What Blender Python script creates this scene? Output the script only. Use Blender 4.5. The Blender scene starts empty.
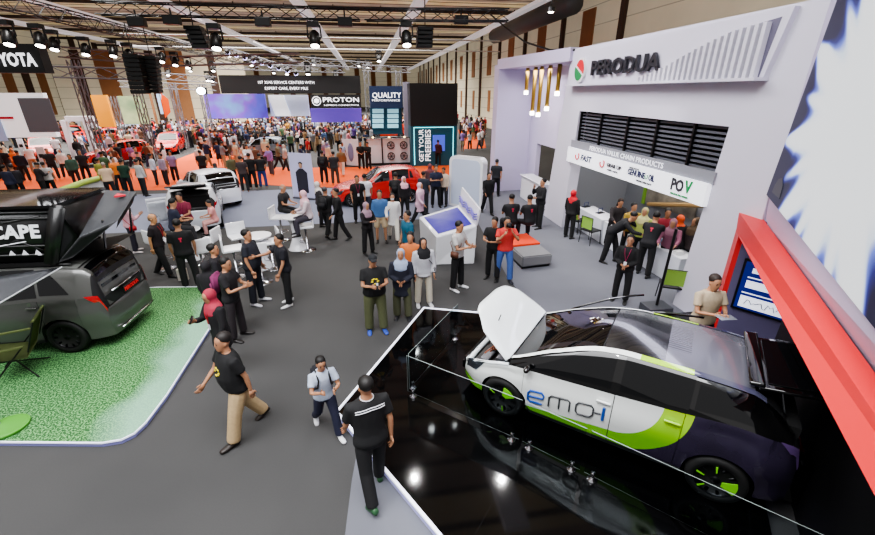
import bpy, bmesh, math, random
from mathutils import Vector, Matrix
random.seed(11)
R = math.radians
C = bpy.context.scene.collection
scene = bpy.context.scene

# ---------------------------------------------------------------- camera numbers (hall frame: Y runs down the hall)
F_PX, HOR, CAM_H, YAW = 415.0, 92.0, 4.5, R(9.2)
TH = math.atan((267.5 - HOR) / F_PX)
def ray(x, y):
    v = y - 267.5; s, c = math.sin(TH), math.cos(TH)
    a, b, d = x - 437.5, F_PX * c - v * s, -(F_PX * s + v * c)
    return Vector((a * math.cos(YAW) + b * math.sin(YAW), -a * math.sin(YAW) + b * math.cos(YAW), d))
def at(x, y, z=0.0):                       # the place on the level z that the photo shows at (x, y)
    r = ray(x, y); t = (z - CAM_H) / r.z
    return Vector((r.x * t, r.y * t, z))
def atY(x, y, Y):
    r = ray(x, y); t = Y / r.y
    return Vector((r.x * t, Y, CAM_H + r.z * t))
def atX(x, y, X):
    r = ray(x, y); t = X / r.x
    return Vector((X, r.y * t, CAM_H + r.z * t))

cam_d = bpy.data.cameras.new('camera'); cam = bpy.data.objects.new('camera', cam_d); C.objects.link(cam)
cam_d.sensor_fit = 'HORIZONTAL'; cam_d.sensor_width = 36; cam_d.lens = 36 * F_PX / 875
cam_d.clip_end = 500; cam_d.clip_start = .05
cam.location = (0, 0, CAM_H); cam.rotation_euler = (R(90) - TH, 0, -YAW)
scene.camera = cam

# ---------------------------------------------------------------- materials
def srgb(c):
    return tuple(((v / 255) / 12.92 if v / 255 <= .04045 else ((v / 255 + .055) / 1.055) ** 2.4) for v in c) + (1,)
_m = {}
def mat(name, col=(128, 128, 128), rough=.6, metal=0, emit=0, noise=0, nscale=40, coat=0, alpha=1, trans=0, spec=.5, bump=0, ecol=None):
    if name in _m: return _m[name]
    m = bpy.data.materials.new(name); m.use_nodes = True; nt = m.node_tree
    b = nt.nodes['Principled BSDF']; c = srgb(col)
    b.inputs['Base Color'].default_value = c
    b.inputs['Roughness'].default_value = rough; b.inputs['Metallic'].default_value = metal
    b.inputs['Specular IOR Level'].default_value = spec
    b.inputs['Coat Weight'].default_value = coat; b.inputs['Coat Roughness'].default_value = .03
    b.inputs['Alpha'].default_value = alpha; b.inputs['Transmission Weight'].default_value = trans
    if emit:
        b.inputs['Emission Color'].default_value = srgb(ecol) if ecol else c
        b.inputs['Emission Strength'].default_value = emit
    tc = nt.nodes.new('ShaderNodeTexCoord'); n = nt.nodes.new('ShaderNodeTexNoise')
    n.inputs['Scale'].default_value = nscale; n.inputs['Detail'].default_value = 3
    nt.links.new(tc.outputs['Object'], n.inputs['Vector'])
    if noise:
        mx = nt.nodes.new('ShaderNodeMix'); mx.data_type = 'RGBA'
        mx.inputs[6].default_value = tuple(v * (1 - noise) for v in c[:3]) + (1,)
        mx.inputs[7].default_value = tuple(min(1, v * (1 + noise)) for v in c[:3]) + (1,)
        nt.links.new(n.outputs['Fac'], mx.inputs[0]); nt.links.new(mx.outputs[2], b.inputs['Base Color'])
    if bump:
        bp = nt.nodes.new('ShaderNodeBump'); bp.inputs['Strength'].default_value = bump; bp.inputs['Distance'].default_value = .01
        nt.links.new(n.outputs['Fac'], bp.inputs['Height']); nt.links.new(bp.outputs['Normal'], b.inputs['Normal'])
    _m[name] = m
    return m
def tint_mat(name, rough, noise=.15, nscale=30, coat=0):  # takes its colour from the object
    m = mat(name, (128, 128, 128), rough, coat=coat); nt = m.node_tree
    b = nt.nodes['Principled BSDF']; oi = nt.nodes.new('ShaderNodeObjectInfo')
    n = [x for x in nt.nodes if x.type == 'TEX_NOISE'][0]; n.inputs['Scale'].default_value = nscale
    mr = nt.nodes.new('ShaderNodeMapRange'); mr.inputs[3].default_value = 1 - noise; mr.inputs[4].default_value = 1 + noise
    nt.links.new(n.outputs['Fac'], mr.inputs[0])
    mx = nt.nodes.new('ShaderNodeVectorMath'); mx.operation = 'SCALE'
    nt.links.new(oi.outputs['Color'], mx.inputs[0]); nt.links.new(mr.outputs[0], mx.inputs['Scale'])
    nt.links.new(mx.outputs[0], b.inputs['Base Color'])
    return m
CLOTH = tint_mat('tinted_cloth', .85); SKIN = tint_mat('tinted_skin', .55, .05); HAIRM = tint_mat('tinted_hair', .6)
TPAINT = tint_mat('tinted_paint', .25, .02, coat=.6); TMATTE = tint_mat('tinted_matte', .5, .03)
def tint(o, c): o.color = srgb(c); return o

class NT:                                  # small shader expression helper
    def __init__(s, m):
        s.nt = m.node_tree; s.b = s.nt.nodes['Principled BSDF']
        s.tc = s.nt.nodes.new('ShaderNodeTexCoord'); s.sep = s.nt.nodes.new('ShaderNodeSeparateXYZ')
        s.nt.links.new(s.tc.outputs['Object'], s.sep.inputs[0]); s.x, s.y, s.z = s.sep.outputs
    def f(s, op, a, b=0.0, c=0.0):
        n = s.nt.nodes.new('ShaderNodeMath'); n.operation = op
        for i, v in enumerate((a, b, c)):
            if isinstance(v, (int, float)): n.inputs[i].default_value = v
            else: s.nt.links.new(v, n.inputs[i])
        return n.outputs[0]
    def mix(s, fac, a, b):
        n = s.nt.nodes.new('ShaderNodeMix'); n.data_type = 'RGBA'
        for i, v in ((0, fac), (6, a), (7, b)):
            if isinstance(v, (int, float, tuple)): n.inputs[i].default_value = v
            else: s.nt.links.new(v, n.inputs[i])
        return n.outputs[2]
    def noise(s, scale, detail=2, vec=None):
        n = s.nt.nodes.new('ShaderNodeTexNoise'); n.inputs['Scale'].default_value = scale; n.inputs['Detail'].default_value = detail
        s.nt.links.new(vec or s.tc.outputs['Object'], n.inputs['Vector']); return n.outputs['Fac']
    def set(s, name, v):
        if isinstance(v, (int, float, tuple)): s.b.inputs[name].default_value = v
        else: s.nt.links.new(v, s.b.inputs[name])

WHITE = mat('white_laminate', (222, 222, 228), .45); WHITEG = mat('white_gloss', (235, 236, 240), .15, coat=.4)
LILAC = mat('lilac_wall', (196, 188, 214), .6, noise=.02, nscale=1); PALE = mat('pale_panel', (208, 205, 218), .55, noise=.02, nscale=1)
GREYW = mat('grey_wall', (150, 152, 158), .7); BLACK = mat('black_metal', (14, 14, 15), .4); BLACKG = mat('black_gloss', (8, 8, 9), .06, coat=1)
RUBBER = mat('tyre_rubber', (14, 14, 14), .7, bump=.3, nscale=80); CHROME = mat('chrome', (200, 200, 205), .15, 1)
STEEL = mat('truss_alloy', (120, 120, 125), .35, .9); GLASSD = mat('dark_car_glass', (8, 9, 11), .04, coat=.2, spec=.5)
PLAST = mat('dark_plastic', (26, 26, 28), .5); LAMPW = mat('lamp_glow', (255, 250, 240), .4, emit=14)

# ---------------------------------------------------------------- mesh helpers
def link(name, bm, m=None, parent=None, smooth=False, keep=False):
    me = bpy.data.meshes.new(name)
    bmesh.ops.recalc_face_normals(bm, faces=bm.faces[:]) if not keep else None
    bm.to_mesh(me); bm.free()
    return link_me(name, me, m, parent, smooth)
def link_me(name, me, m=None, parent=None, smooth=False):
    if m:
        for q in (m if isinstance(m, (list, tuple)) else [m]): me.materials.append(q)
    if smooth: me.polygons.foreach_set('use_smooth', [True] * len(me.polygons)); me.update()
    o = bpy.data.objects.new(name, me); C.objects.link(o)
    if parent: o.parent = parent
    return o
def thing(name, label, cat, loc=(0, 0, 0), rz=0, group=None):
    o = bpy.data.objects.new(name, None); C.objects.link(o); o.empty_display_size = .2
    o.location = loc; o.rotation_euler = (0, 0, rz); tag(o, label, cat, group); return o
def tag(o, label=None, cat=None, group=None, kind=None):
    if label: o['label'] = label
    if cat: o['category'] = cat
    if group: o['group'] = group
    if kind: o['kind'] = kind
    return o
def struct(o): o['kind'] = 'structure'; return o
def box(bm, c, s, rz=0, M=None, mi=0):
    T = Matrix.Translation(c) @ Matrix.Rotation(rz, 4, 'Z')
    if M is not None: T = M @ T
    vs = [bm.verts.new(T @ Vector((s[0] * .5 * a, s[1] * .5 * b, s[2] * .5 * e))) for a in (-1, 1) for b in (-1, 1) for e in (-1, 1)]
    for q in ((0, 1, 3, 2), (4, 6, 7, 5), (0, 4, 5, 1), (2, 3, 7, 6), (0, 2, 6, 4), (1, 5, 7, 3)):
        f = bm.faces.new([vs[i] for i in q]); f.material_index = mi
    return vs
def bbox(c, s, bev=.01, seg=2, rz=0, M=None):       # bevelled box bmesh
    bm = bmesh.new(); box(bm, c, s, rz, M)
    bmesh.ops.recalc_face_normals(bm, faces=bm.faces[:])
    if bev: bmesh.ops.bevel(bm, geom=bm.edges[:], offset=bev, segments=seg, affect='EDGES', profile=.7)
    return bm
def poly(bm, pts, mi=0):
    f = bm.faces.new([bm.verts.new(p) for p in pts]); f.material_index = mi; return f
def prism(bm, pts, d):                               # extrude a polygon by vector d
    a = [bm.verts.new(Vector(p)) for p in pts]; b = [bm.verts.new(Vector(p) + Vector(d)) for p in pts]; n = len(a)
    bm.faces.new(a); bm.faces.new(b[::-1])
    for i in range(n): bm.faces.new([a[i], b[i], b[(i + 1) % n], a[(i + 1) % n]])
def perp(d):
    d = d.normalized(); r = Vector((0, 1, 0)) if abs(d.y) < .9 else Vector((1, 0, 0))
    u = d.cross(r).normalized(); return u, d.cross(u).normalized()
def rings(bm, rs, n=10, cap=True, close=False):      # rs: (centre, u, v)
    L = []
    for c, u, v in rs:
        L.append([bm.verts.new(c + u * math.cos(2 * math.pi * i / n) + v * math.sin(2 * math.pi * i / n)) for i in range(n)])
    for a, b in zip(L, L[1:] + ([L[0]] if close else [])):
        for i in range(n): bm.faces.new([a[i], a[(i + 1) % n], b[(i + 1) % n], b[i]])
    if cap and not close:
        bm.faces.new(L[0][::-1]); bm.faces.new(L[-1])
def tube(bm, pts, r, n=8, cap=True):
    pts = [Vector(p) for p in pts]; k = len(pts)
    rr = r if isinstance(r, (list, tuple)) else [r] * k
    rs = []; pu = None
    for i, p in enumerate(pts):
        d = (pts[min(i + 1, k - 1)] - pts[max(i - 1, 0)])
        u, v = perp(d)
        if pu is not None:
            u = (pu - d.normalized() * pu.dot(d.normalized()))
            u = u.normalized() if u.length > 1e-6 else perp(d)[0]
            v = d.normalized().cross(u)
        pu = u
        rs.append((p, u * rr[i], v * rr[i]))
    rings(bm, rs, n, cap)
def lathe(bm, prof, n=24, M=None, cap=True):         # prof: (r, z)
    L = []
    for r, z in prof:
        ring = [Vector((r * math.cos(2 * math.pi * i / n), r * math.sin(2 * math.pi * i / n), z)) for i in range(n)]
        L.append([bm.verts.new(M @ p if M is not None else p) for p in ring])
    for a, b in zip(L, L[1:]):
        for i in range(n): bm.faces.new([a[i], a[(i + 1) % n], b[(i + 1) % n], b[i]])
    if cap: bm.faces.new(L[0][::-1]); bm.faces.new(L[-1])
def ell(bm, c, r, M=None, sub=2):
    T = Matrix.Translation(c) @ Matrix.Diagonal((*r, 1))
    if M is not None: T = M @ T
    bmesh.ops.create_icosphere(bm, subdivisions=sub, radius=1, matrix=T)
WS = bpy.data.scenes.new('workbench')
def evaluated_mesh(o):      # evaluate one object by itself in a small scene
    WS.collection.objects.link(o); vl = WS.view_layers[0]; vl.update(); dg = vl.depsgraph; dg.update()
    return bpy.data.meshes.new_from_object(o.evaluated_get(dg))
def remesh(bm, vox, name, m, parent, smooth=True, sm=4):
    me = bpy.data.meshes.new('tmp'); bmesh.ops.recalc_face_normals(bm, faces=bm.faces[:]); bm.to_mesh(me); bm.free()
    o = bpy.data.objects.new('tmp', me)
    r = o.modifiers.new('r', 'REMESH'); r.mode = 'VOXEL'; r.voxel_size = vox
    if sm: s = o.modifiers.new('s', 'SMOOTH'); s.iterations = sm; s.factor = .5
    out = evaluated_mesh(o)
    bpy.data.objects.remove(o); bpy.data.meshes.remove(me); out.name = name
    return link_me(name, out, m, parent, smooth)
def text(name, s, size, m, parent=None, ext=.005, off=0, shear=0, space=1, align='CENTER'):
    cu = bpy.data.curves.new('t', 'FONT'); cu.body = s; cu.size = size; cu.extrude = ext; cu.offset = off; cu.shear = shear
    cu.align_x = align; cu.align_y = 'CENTER'; cu.space_character = space; cu.resolution_u = 2
    o = bpy.data.objects.new('t', cu); me = evaluated_mesh(o); bpy.data.objects.remove(o)
    me.name = name; me.materials.clear()
    return link_me(name, me, m, parent)
def frame(o, origin, xd, yd, sx=1, sy=1):            # stand a flat thing in the plane given by its x and y directions
    xd = Vector(xd).normalized(); yd = Vector(yd).normalized(); zd = xd.cross(yd).normalized()
    M = Matrix.Identity(4)
    for i in range(3): M[i][0] = xd[i] * sx; M[i][1] = yd[i] * sy; M[i][2] = zd[i]; M[i][3] = origin[i]
    o.matrix_local = M; return o
def copy_tree(o, parent=None):
    c = o.copy(); C.objects.link(c)
    if parent: c.parent = parent
    for ch in list(o.children): copy_tree(ch, c)
    return c
# ================================================================ CARS
def pchip(pts):
    xs = [p[0] for p in pts]; ys = [p[1] for p in pts]; n = len(xs)
    h = [xs[i + 1] - xs[i] for i in range(n - 1)]; d = [(ys[i + 1] - ys[i]) / h[i] for i in range(n - 1)]
    m = [d[0]] + [0 if d[i - 1] * d[i] <= 0 else 2 * d[i - 1] * d[i] / (d[i - 1] + d[i]) for i in range(1, n - 1)] + [d[-1]]
    def f(x):
        if x <= xs[0]: return ys[0]
        if x >= xs[-1]: return ys[-1]
        i = max(k for k in range(n - 1) if xs[k] <= x); t = (x - xs[i]) / h[i]
        return (2 * t**3 - 3 * t * t + 1) * ys[i] + (t**3 - 2 * t * t + t) * h[i] * m[i] + (-2 * t**3 + 3 * t * t) * ys[i + 1] + (t**3 - t * t) * h[i] * m[i + 1]
    return f
class Shape:
    def __init__(s, wb=2.6, fo=.78, ro=.62, W=.85, hood=.95, cowl=.55, rf=-.15, rr=-1.55, roof=1.5, belt=.93, tail=1.0, R=.32, rw=.60, tailx=None, sill=.24, pickup=False):
        s.wb, s.W, s.R, s.sill = wb, W, R, sill; s.xf = wb / 2 + fo; s.xr = -(wb / 2 + ro); s.cowl, s.rf, s.rr = cowl, rf, rr
        s.arch = R + .045
        s.top = pchip([(s.xr, .82), (s.xr + .05, tail), (s.rr - .18 if s.rr - .18 > s.xr + .06 else s.xr + .1, roof - .16 if tail < roof - .2 else tail), (rr, roof - .03), ((rr + rf) / 2 - .1, roof + .01), (rf, roof - .05), (cowl, hood + .03), (s.xf - .28, hood - .2), (s.xf - .08, hood - .33), (s.xf, hood - .42)])
        s.belt = pchip([(s.xr, .78), (s.xr + .06, belt + .06), (-wb / 2, belt + .07), (0, belt), (cowl, hood - .06), (s.xf - .3, hood - .28), (s.xf - .1, hood - .38), (s.xf, hood - .46)])
        s.w = pchip([(s.xr, W * .80), (s.xr + .12, W * .9), (s.xr + .4, W * .985), (-.3, W), (wb / 2 - .1, W * .985), (s.xf - .32, W * .9), (s.xf - .12, W * .76), (s.xf, W * .62)])
        s.rw = pchip([(s.xr, W * .66), (s.xr + .3, W * .68), (rr, rw), (rf, rw + .02), (cowl + .05, W * .82), (s.xf - .3, W * .66), (s.xf, W * .5)])
    def z0(s, x):
        z = s.sill
        for c in (s.wb / 2, -s.wb / 2):
            if abs(x - c) < s.arch: z = max(z, s.R + math.sqrt(s.arch**2 - (x - c)**2))
        return z
    def P(s, x, v, off=0, side=1):
        zb, zt, w, rw, z0 = s.belt(x), s.top(x), s.w(x), s.rw(x), s.z0(x)
        zt = max(zt, zb + .03); ze = zb + (zt - zb) * .9
        def q(v):
            if v <= 1:
                z = z0 + (zb - z0) * v; t = (z - s.sill) / max(.1, zb - s.sill)
                y = w * (.95 + .05 * math.sin(min(1, t * 1.35) * math.pi / 2)) - .012 * max(0, math.sin(t * 9)) * (1 if .2 < t < .9 else 0)
                return y - .03 * t**4, z
            y0, zz0 = w * 1.0 - .03 - .0, zb
            if v <= 2:
                t = v - 1; y = y0 + (rw - y0) * (t ** 1.15); return y, zz0 + (ze - zz0) * math.sin(t * math.pi / 2) ** .92
            t = v - 2; y = rw * (1 - t); return y, ze + (zt - ze) * (1 - (1 - t) ** 2)
        y, z = q(v)
        if off:
            a = q(max(0, v - .02)); b = q(min(3, v + .02)); dy, dz = b[0] - a[0], b[1] - a[1]; l = math.hypot(dy, dz) or 1
            y += off * dz / l; z += -off * dy / l
        return Vector((x, side * y, z))
def xs_of(s, x0, x1):
    n = max(2, int(abs(x1 - x0) / .06)); X = [x0 + (x1 - x0) * i / n for i in range(n + 1)]
    for c in (s.wb / 2, -s.wb / 2):
        for k in range(0, 181, 12):
            x = c + s.arch * math.cos(R(k))
            if x0 < x < x1: X.append(x)
    X = sorted(X); out = [X[0]]
    for x in X[1:]:
        if x - out[-1] > .006: out.append(x)
    return out
def patch(s, bm, x0, x1, v0, v1, off=0, side=1, thick=0, nv=None, xl=None, xh=None):
    nv = nv or max(2, int((v1 - v0) * 9)); X = xs_of(s, x0, x1); G = []
    for x in X:
        col = []
        for j in range(nv + 1):
            v = v0 + (v1 - v0) * j / nv; xx = x
            if xl or xh:
                lo = xl(v) if xl else x0; hi = xh(v) if xh else x1
                xx = lo + (hi - lo) * (x - x0) / (x1 - x0)
            col.append(bm.verts.new(s.P(xx, v, off, side)))
        G.append(col)
    for a, b in zip(G, G[1:]):
        for j in range(nv):
            try: bm.faces.new([a[j], a[j + 1], b[j + 1], b[j]] if side > 0 else [b[j], b[j + 1], a[j + 1], a[j]])
            except ValueError: pass
    return G
def endcap(s, bm, x, off=0, bulge=.09, v1=1.0, vt=3):
    d = 1 if x > 0 else -1; n = 10; rows = []
    for j in range(n + 1):
        v = v1 * j / n; p = s.P(x, v, off, 1); row = []
        for k in range(13):
            t = -1 + 2 * k / 12; row.append(bm.verts.new((x + d * bulge * (1 - t * t) * (1 - .35 * abs(2 * j / n - 1)), p.y * t, p.z)))
        rows.append(row)
    top = [s.P(x, 1 + 2 * j / 8 * (vt - 1) / 2, off, 1) for j in range(9)]
    last = rows[-1]
    row = [bm.verts.new((x + d * bulge * .4 * (1 - (k / 6 - 1)**2), top[2].y * (k / 6 - 1), s.top(x) - (.03 * (k / 6 - 1)**2))) for k in range(13)]
    rows.append(row)
    for a, b in zip(rows, rows[1:]):
        for k in range(12): bm.faces.new([a[k], a[k + 1], b[k + 1], b[k]])
def weld(bm): bmesh.ops.remove_doubles(bm, verts=bm.verts[:], dist=.0015)
def wheel(parent, x, y, Rr, side, rimcol, spokes=5, wedge=None, name='wheel'):
    w = .2; M = Matrix.Translation((x, y, Rr)) @ Matrix.Rotation(R(-90 * side), 4, 'X')   # local z points outward
    bm = bmesh.new(); lathe(bm, [(Rr * .62, -w / 2), (Rr * .93, -w / 2), (Rr, -w / 2 + .03), (Rr, w / 2 - .03), (Rr * .94, w / 2), (Rr * .70, w / 2 + .004), (Rr * .68, w / 2 - .02)], 36, M)
    t = link('tyre', bm, RUBBER, parent, True)
    bm = bmesh.new()
    lathe(bm, [(Rr * .70, w / 2 - .0), (Rr * .66, w / 2 + .005), (Rr * .63, w / 2 - .03), (Rr * .62, w / 2 - .07)], 36, M, False)
    lathe(bm, [(.005, w / 2 - .01), (Rr * .14, w / 2 - .012), (Rr * .17, w / 2 - .03)], 20, M, False)
    for i in range(spokes):
        a = 2 * math.pi * i / spokes + .3
        for da in (-.13, .13):
            Q = M @ Matrix.Rotation(a, 4, 'Z')
            p = [Q @ Vector((Rr * .12, da * .6 * Rr - .02, w / 2 - .03)), Q @ Vector((Rr * .12, da * .6 * Rr + .02, w / 2 - .03)), Q @ Vector((Rr * .66, da * 1.6 * Rr + .016, w / 2 - .012)), Q @ Vector((Rr * .66, da * 1.6 * Rr - .016, w / 2 - .012))]
            prism(bm, p, (Q.to_3x3() @ Vector((0, 0, -.025))))
    rim = link('rim', bm, rimcol, t, True)
    bm = bmesh.new(); lathe(bm, [(.01, w / 2 - .06), (Rr * .45, w / 2 - .065), (Rr * .5, w / 2 - .08)], 24, M, False)
    link('brake_disc', bm, mat('brake_steel', (60, 60, 62), .4, .8), t)
    if wedge:
        for a0, span, r0, m in wedge:
            bm = bmesh.new(); pts = [M @ Vector((r * math.cos(a), r * math.sin(a), w / 2 + .004)) for r, a in [(Rr * r0, R(a0))] + [(Rr * .67, R(a0 + span * k / 8)) for k in range(9)] + [(Rr * r0, R(a0 + span))]]
            prism(bm, pts, M.to_3x3() @ Vector((0, 0, .006))); link('wheel_accent', bm, m, rim)
    return t
def make_car(root, s, paint, pillar=None, roofm=None, skip=(), doors=((.52, -.42), (-.45, -1.18)), col=None, lampc=(160, 10, 15), rim=None, openings=(), wedge=None, plate=None, rails=False, glass=None):
    """parts of a car in its own frame: x to the front, y to its left"""
    roofm = roofm or paint; pillar = pillar or paint; rim = rim or mat('alloy_rim', (150, 150, 155), .3, .8); glass = glass or GLASSD
    d1a, d1b = doors[0]; d2a, d2b = doors[1]; P = []
    def part(name, bm, m, par=root, thick=.012, tn=True):
        weld(bm); bmesh.ops.recalc_face_normals(bm, faces=bm.faces[:])
        o = link(name, bm, m, par, True, keep=True)
        if col and m is TPAINT: tint(o, col)
        P.append(o); return o
    both = (1, -1)
    # inner shell: dark, gives seams and wheel wells
    bm = bmesh.new()
    for sd in both:
        patch(s, bm, s.xr + .03, s.xf - .03 if 'hood' not in openings else s.cowl, 0, 3, -.014, sd)
        if 'hood' in openings: patch(s, bm, s.cowl, s.xf - .03, 0, 1, -.03, sd)
    endcap(s, bm, s.xr + .03, -.014, .07); endcap(s, bm, s.xf - .03, -.014, .07)
    part('chassis_shell', bm, PLAST)
    bm = bmesh.new(); box(bm, ((s.xf + s.xr) / 2, 0, s.sill + .07), (s.xf - s.xr - .3, s.W * 1.5 - .2, .12)); 
    for c in (s.wb / 2, -s.wb / 2): box(bm, (c, 0, s.R + .15), (s.arch * 2 - .05, s.W * 2 - .5, .5 if c < 0 or 'hood' not in openings else .3))
    link('underbody', bm, PLAST, root)
    # flanks
    xb = s.xf - .42; xt = s.xr + .38
    for sd in both:
        bm = bmesh.new(); patch(s, bm, d1a + .006, xb, 0, 1, 0, sd); part('fender', bm, paint)
        bm = bmesh.new(); patch(s, bm, xt, d2b - .006, 0, 1, 0, sd); part('quarter_panel', bm, paint)
        nm = 'left' if sd > 0 else 'right'
        for (a, b, tg) in ((d1a, d1b, 'f'), (d2a, d2b, 'r')):
            if tg + nm in skip: continue
            bm = bmesh.new(); patch(s, bm, b, a, .06, 1, .004, sd); o = part('door', bm, paint)
            hx = b + .1; hp = s.P(hx, .82, .03, sd)
            h = bbox(hp, (.17, .03, .028), .01, 2); link('door_handle', h, paint if tg == 'f' else paint, o, True)
            if col and paint is TPAINT: tint(P[-1], col); tint(C.objects[-1], col)
        bm = bmesh.new(); patch(s, bm, -s.wb / 2 + s.arch, s.wb / 2 - s.arch, 0, .08, .012, sd); part('sill', bm, PLAST)
        # pillar band and side glass
        bm = bmesh.new(); patch(s, bm, s.xr + .12, s.cowl, 1, 2, 0, sd); part('pillar_frame', bm, pillar)
        W1 = lambda v: min(s.cowl - .03, s.cowl - .12 - (v - 1.05) * (s.cowl - s.rf) * .98)
        def glass_patch(a, b, fr=False):
            bm = bmesh.new()
            if fr: patch(s, bm, b, a, 1.07, 1.86, .006, sd, xh=lambda v: W1(v))
            else: patch(s, bm, b, a, 1.07, 1.86, .006, sd)
            return bm
        if 'f' + nm not in skip: part('side_window', glass_patch(d1a - .0, d1b + .06, True), glass)
        part('side_window', glass_patch(d2a - .03, d2b - .02), glass)
        bm = bmesh.new(); xa, xc = d2b - .07, s.xr + .44
        if xa - xc > .15: patch(s, bm, xc, xa, 1.1, 1.62, .006, sd, xl=lambda v: xc + (v - 1.1) * (xa - xc) * 1.1); part('side_window', bm, glass)
        # head lamp, tail lamp
        bm = bmesh.new(); patch(s, bm, s.xf - .50, s.xf - .06, .72, 1.12, .008, sd, xl=lambda v: s.xf - .30 - (v - .72) * .5); part('headlamp', bm, mat('headlamp_glass', (70, 76, 84), .08, .6, coat=1))
        bm = bmesh.new(); patch(s, bm, s.xr + .0, s.xr + .24, .88, 1.03, .01, sd, xh=lambda v: s.xr + .12 + (v - .88) * .8); part('tail_lamp', bm, mat('tail_lamp_%d' % lampc[0], lampc, .15, emit=.12, coat=1))
        # mirror
        p = s.P(s.cowl - .28, 1.12, .0, sd)
        bm = bmesh.new(); ell(bm, p + Vector((0, sd * .10, .03)), (.045, .075, .045)); box(bm, p + Vector((0, sd * .03, .0)), (.04, .1, .03)); o = part('mirror', bm, pillar)
        if rails:
            bm = bmesh.new(); tube(bm, [s.P(x, 2.08, .05, sd) for x in [s.rf - .1 - k * (s.rf - s.rr - .2) / 8 for k in range(9)]], .018); part('roof_rail', bm, BLACK)
    # bumpers
    bm = bmesh.new()
    for sd in both: patch(s, bm, xb, s.xf, 0, 1, 0, sd)
    endcap(s, bm, s.xf, 0, .09); part('front_bumper', bm, paint)
    bm = bmesh.new(); zg = s.top(s.xf)
    box(bm, (s.xf + .06, 0, zg - .10), (.06, s.W * .9, .07)); box(bm, (s.xf + .07, 0, .34), (.06, s.W * 1.0, .13)); link('grille', bm, BLACKG, root)
    bm = bmesh.new()
    for sd in both: patch(s, bm, s.xr, xt, 0, 1, 0, sd)
    endcap(s, bm, s.xr, 0, .08); part('rear_bumper', bm, paint)
    if plate:
        o = link('number_plate', bbox((s.xr - .1, 0, .62), (.02, .48, .12), .004), BLACK, root)
    # glass and roof
    bm = bmesh.new()
    for sd in both: patch(s, bm, s.rf + .02, s.cowl - .01, 2.0, 3, 0, sd)
    part('windshield', bm, glass)
    for sd in both:
        bm = bmesh.new(); patch(s, bm, s.rf, s.cowl, 1.86, 2.06, .01, sd); part('windshield_pillar', bm, pillar)
    bm = bmesh.new()
    for sd in both: patch(s, bm, s.rr, s.rf, 1.97, 3, .004, sd)
    part('roof', bm, roofm)
    if 'hood' not in openings:
        bm = bmesh.new()
        for sd in both: patch(s, bm, s.cowl + .01, s.xf, 1, 3, .0, sd)
        part('bonnet', bm, paint)
    if 'tail' not in openings:
        bm = bmesh.new(); zr = s.rr - .02
        for sd in both: patch(s, bm, s.xr, zr, 1.9, 3, 0, sd)
        part('tailgate', bm, paint)
        bm = bmesh.new()
        for sd in both: patch(s, bm, s.xr + .05, zr - .04, 2.05, 3, .008, sd)
        part('rear_window', bm, glass)
    k = 0
    for x in (s.wb / 2, -s.wb / 2):
        for sd in both: wheel(root, x, sd * (s.W - .12), s.R, sd, rim, wedge=(wedge[0 if x > 0 else 1] if wedge and sd > 0 else None))
    return P
# ================================================================ PEOPLE
POSES = {   # arms: (forward, outward, elbow, inward) left then right; legs: (hip forward, outward, knee) left then right; lean
    'stand':  dict(a=((6, 10, 12, 4), (4, 10, 14, 4)), l=((3, 4, 2), (-2, 5, 2)), lean=1),
    'walk':   dict(a=((-20, 9, 14, 0), (22, 8, 26, 4)), l=((19, 2, 6), (-17, 2, 14)), lean=4),
    'walk2':  dict(a=((14, 9, 26, 4), (-14, 8, 14, 0)), l=((-11, 2, 16), (13, 2, 4)), lean=3),
    'phone':  dict(a=((6, 10, 12, 4), (28, 6, 88, 34)), l=((4, 4, 3), (-3, 5, 2)), lean=2, nod=18),
    'hands':  dict(a=((24, 8, 78, 36), (24, 8, 80, 36)), l=((3, 5, 2), (-2, 5, 2)), lean=1, nod=10),
    'clasp':  dict(a=((10, 10, 50, 48), (10, 10, 50, 48)), l=((2, 4, 2), (-2, 4, 2)), lean=0),
    'camera': dict(a=((50, 12, 112, 36), (46, 14, 112, 36)), l=((8, 6, 6), (-6, 6, 3)), lean=3),
    'chin':   dict(a=((14, 10, 72, 46), (48, 8, 122, 30)), l=((3, 6, 2), (-2, 6, 2)), lean=-2),
    'point':  dict(a=((10, 8, 16, 4), (62, 8, 26, 6)), l=((4, 4, 2), (-3, 5, 2)), lean=3),
    'bend':   dict(a=((62, 6, 20, 8), (50, 8, 30, 14)), l=((18, 4, 10), (-6, 5, 4)), lean=48, nod=8),
    'lean':   dict(a=((44, 8, 30, 10), (34, 10, 36, 10)), l=((10, 5, 5), (-5, 5, 3)), lean=20, nod=8),
    'sit':    dict(a=((22, 8, 62, 26), (22, 8, 62, 26)), l=((82, 8, 82), (80, 8, 84)), lean=8, nod=10),
    'sitlean': dict(a=((46, 8, 50, 20), (40, 10, 56, 20)), l=((84, 7, 76), (80, 8, 88)), lean=26, nod=10),
    'skip':   dict(a=((26, 12, 84, 30), (30, 12, 88, 26)), l=((22, 4, 10), (-14, 4, 30)), lean=4, nod=12),
    'hip':    dict(a=((-10, 34, 70, 60), (4, 12, 12, 4)), l=((3, 6, 2), (-2, 6, 2)), lean=0),
}
def rotY(p, a): c, s = math.cos(a), math.sin(a); return Vector((p.x * c + p.z * s, p.y, -p.x * s + p.z * c))
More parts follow.
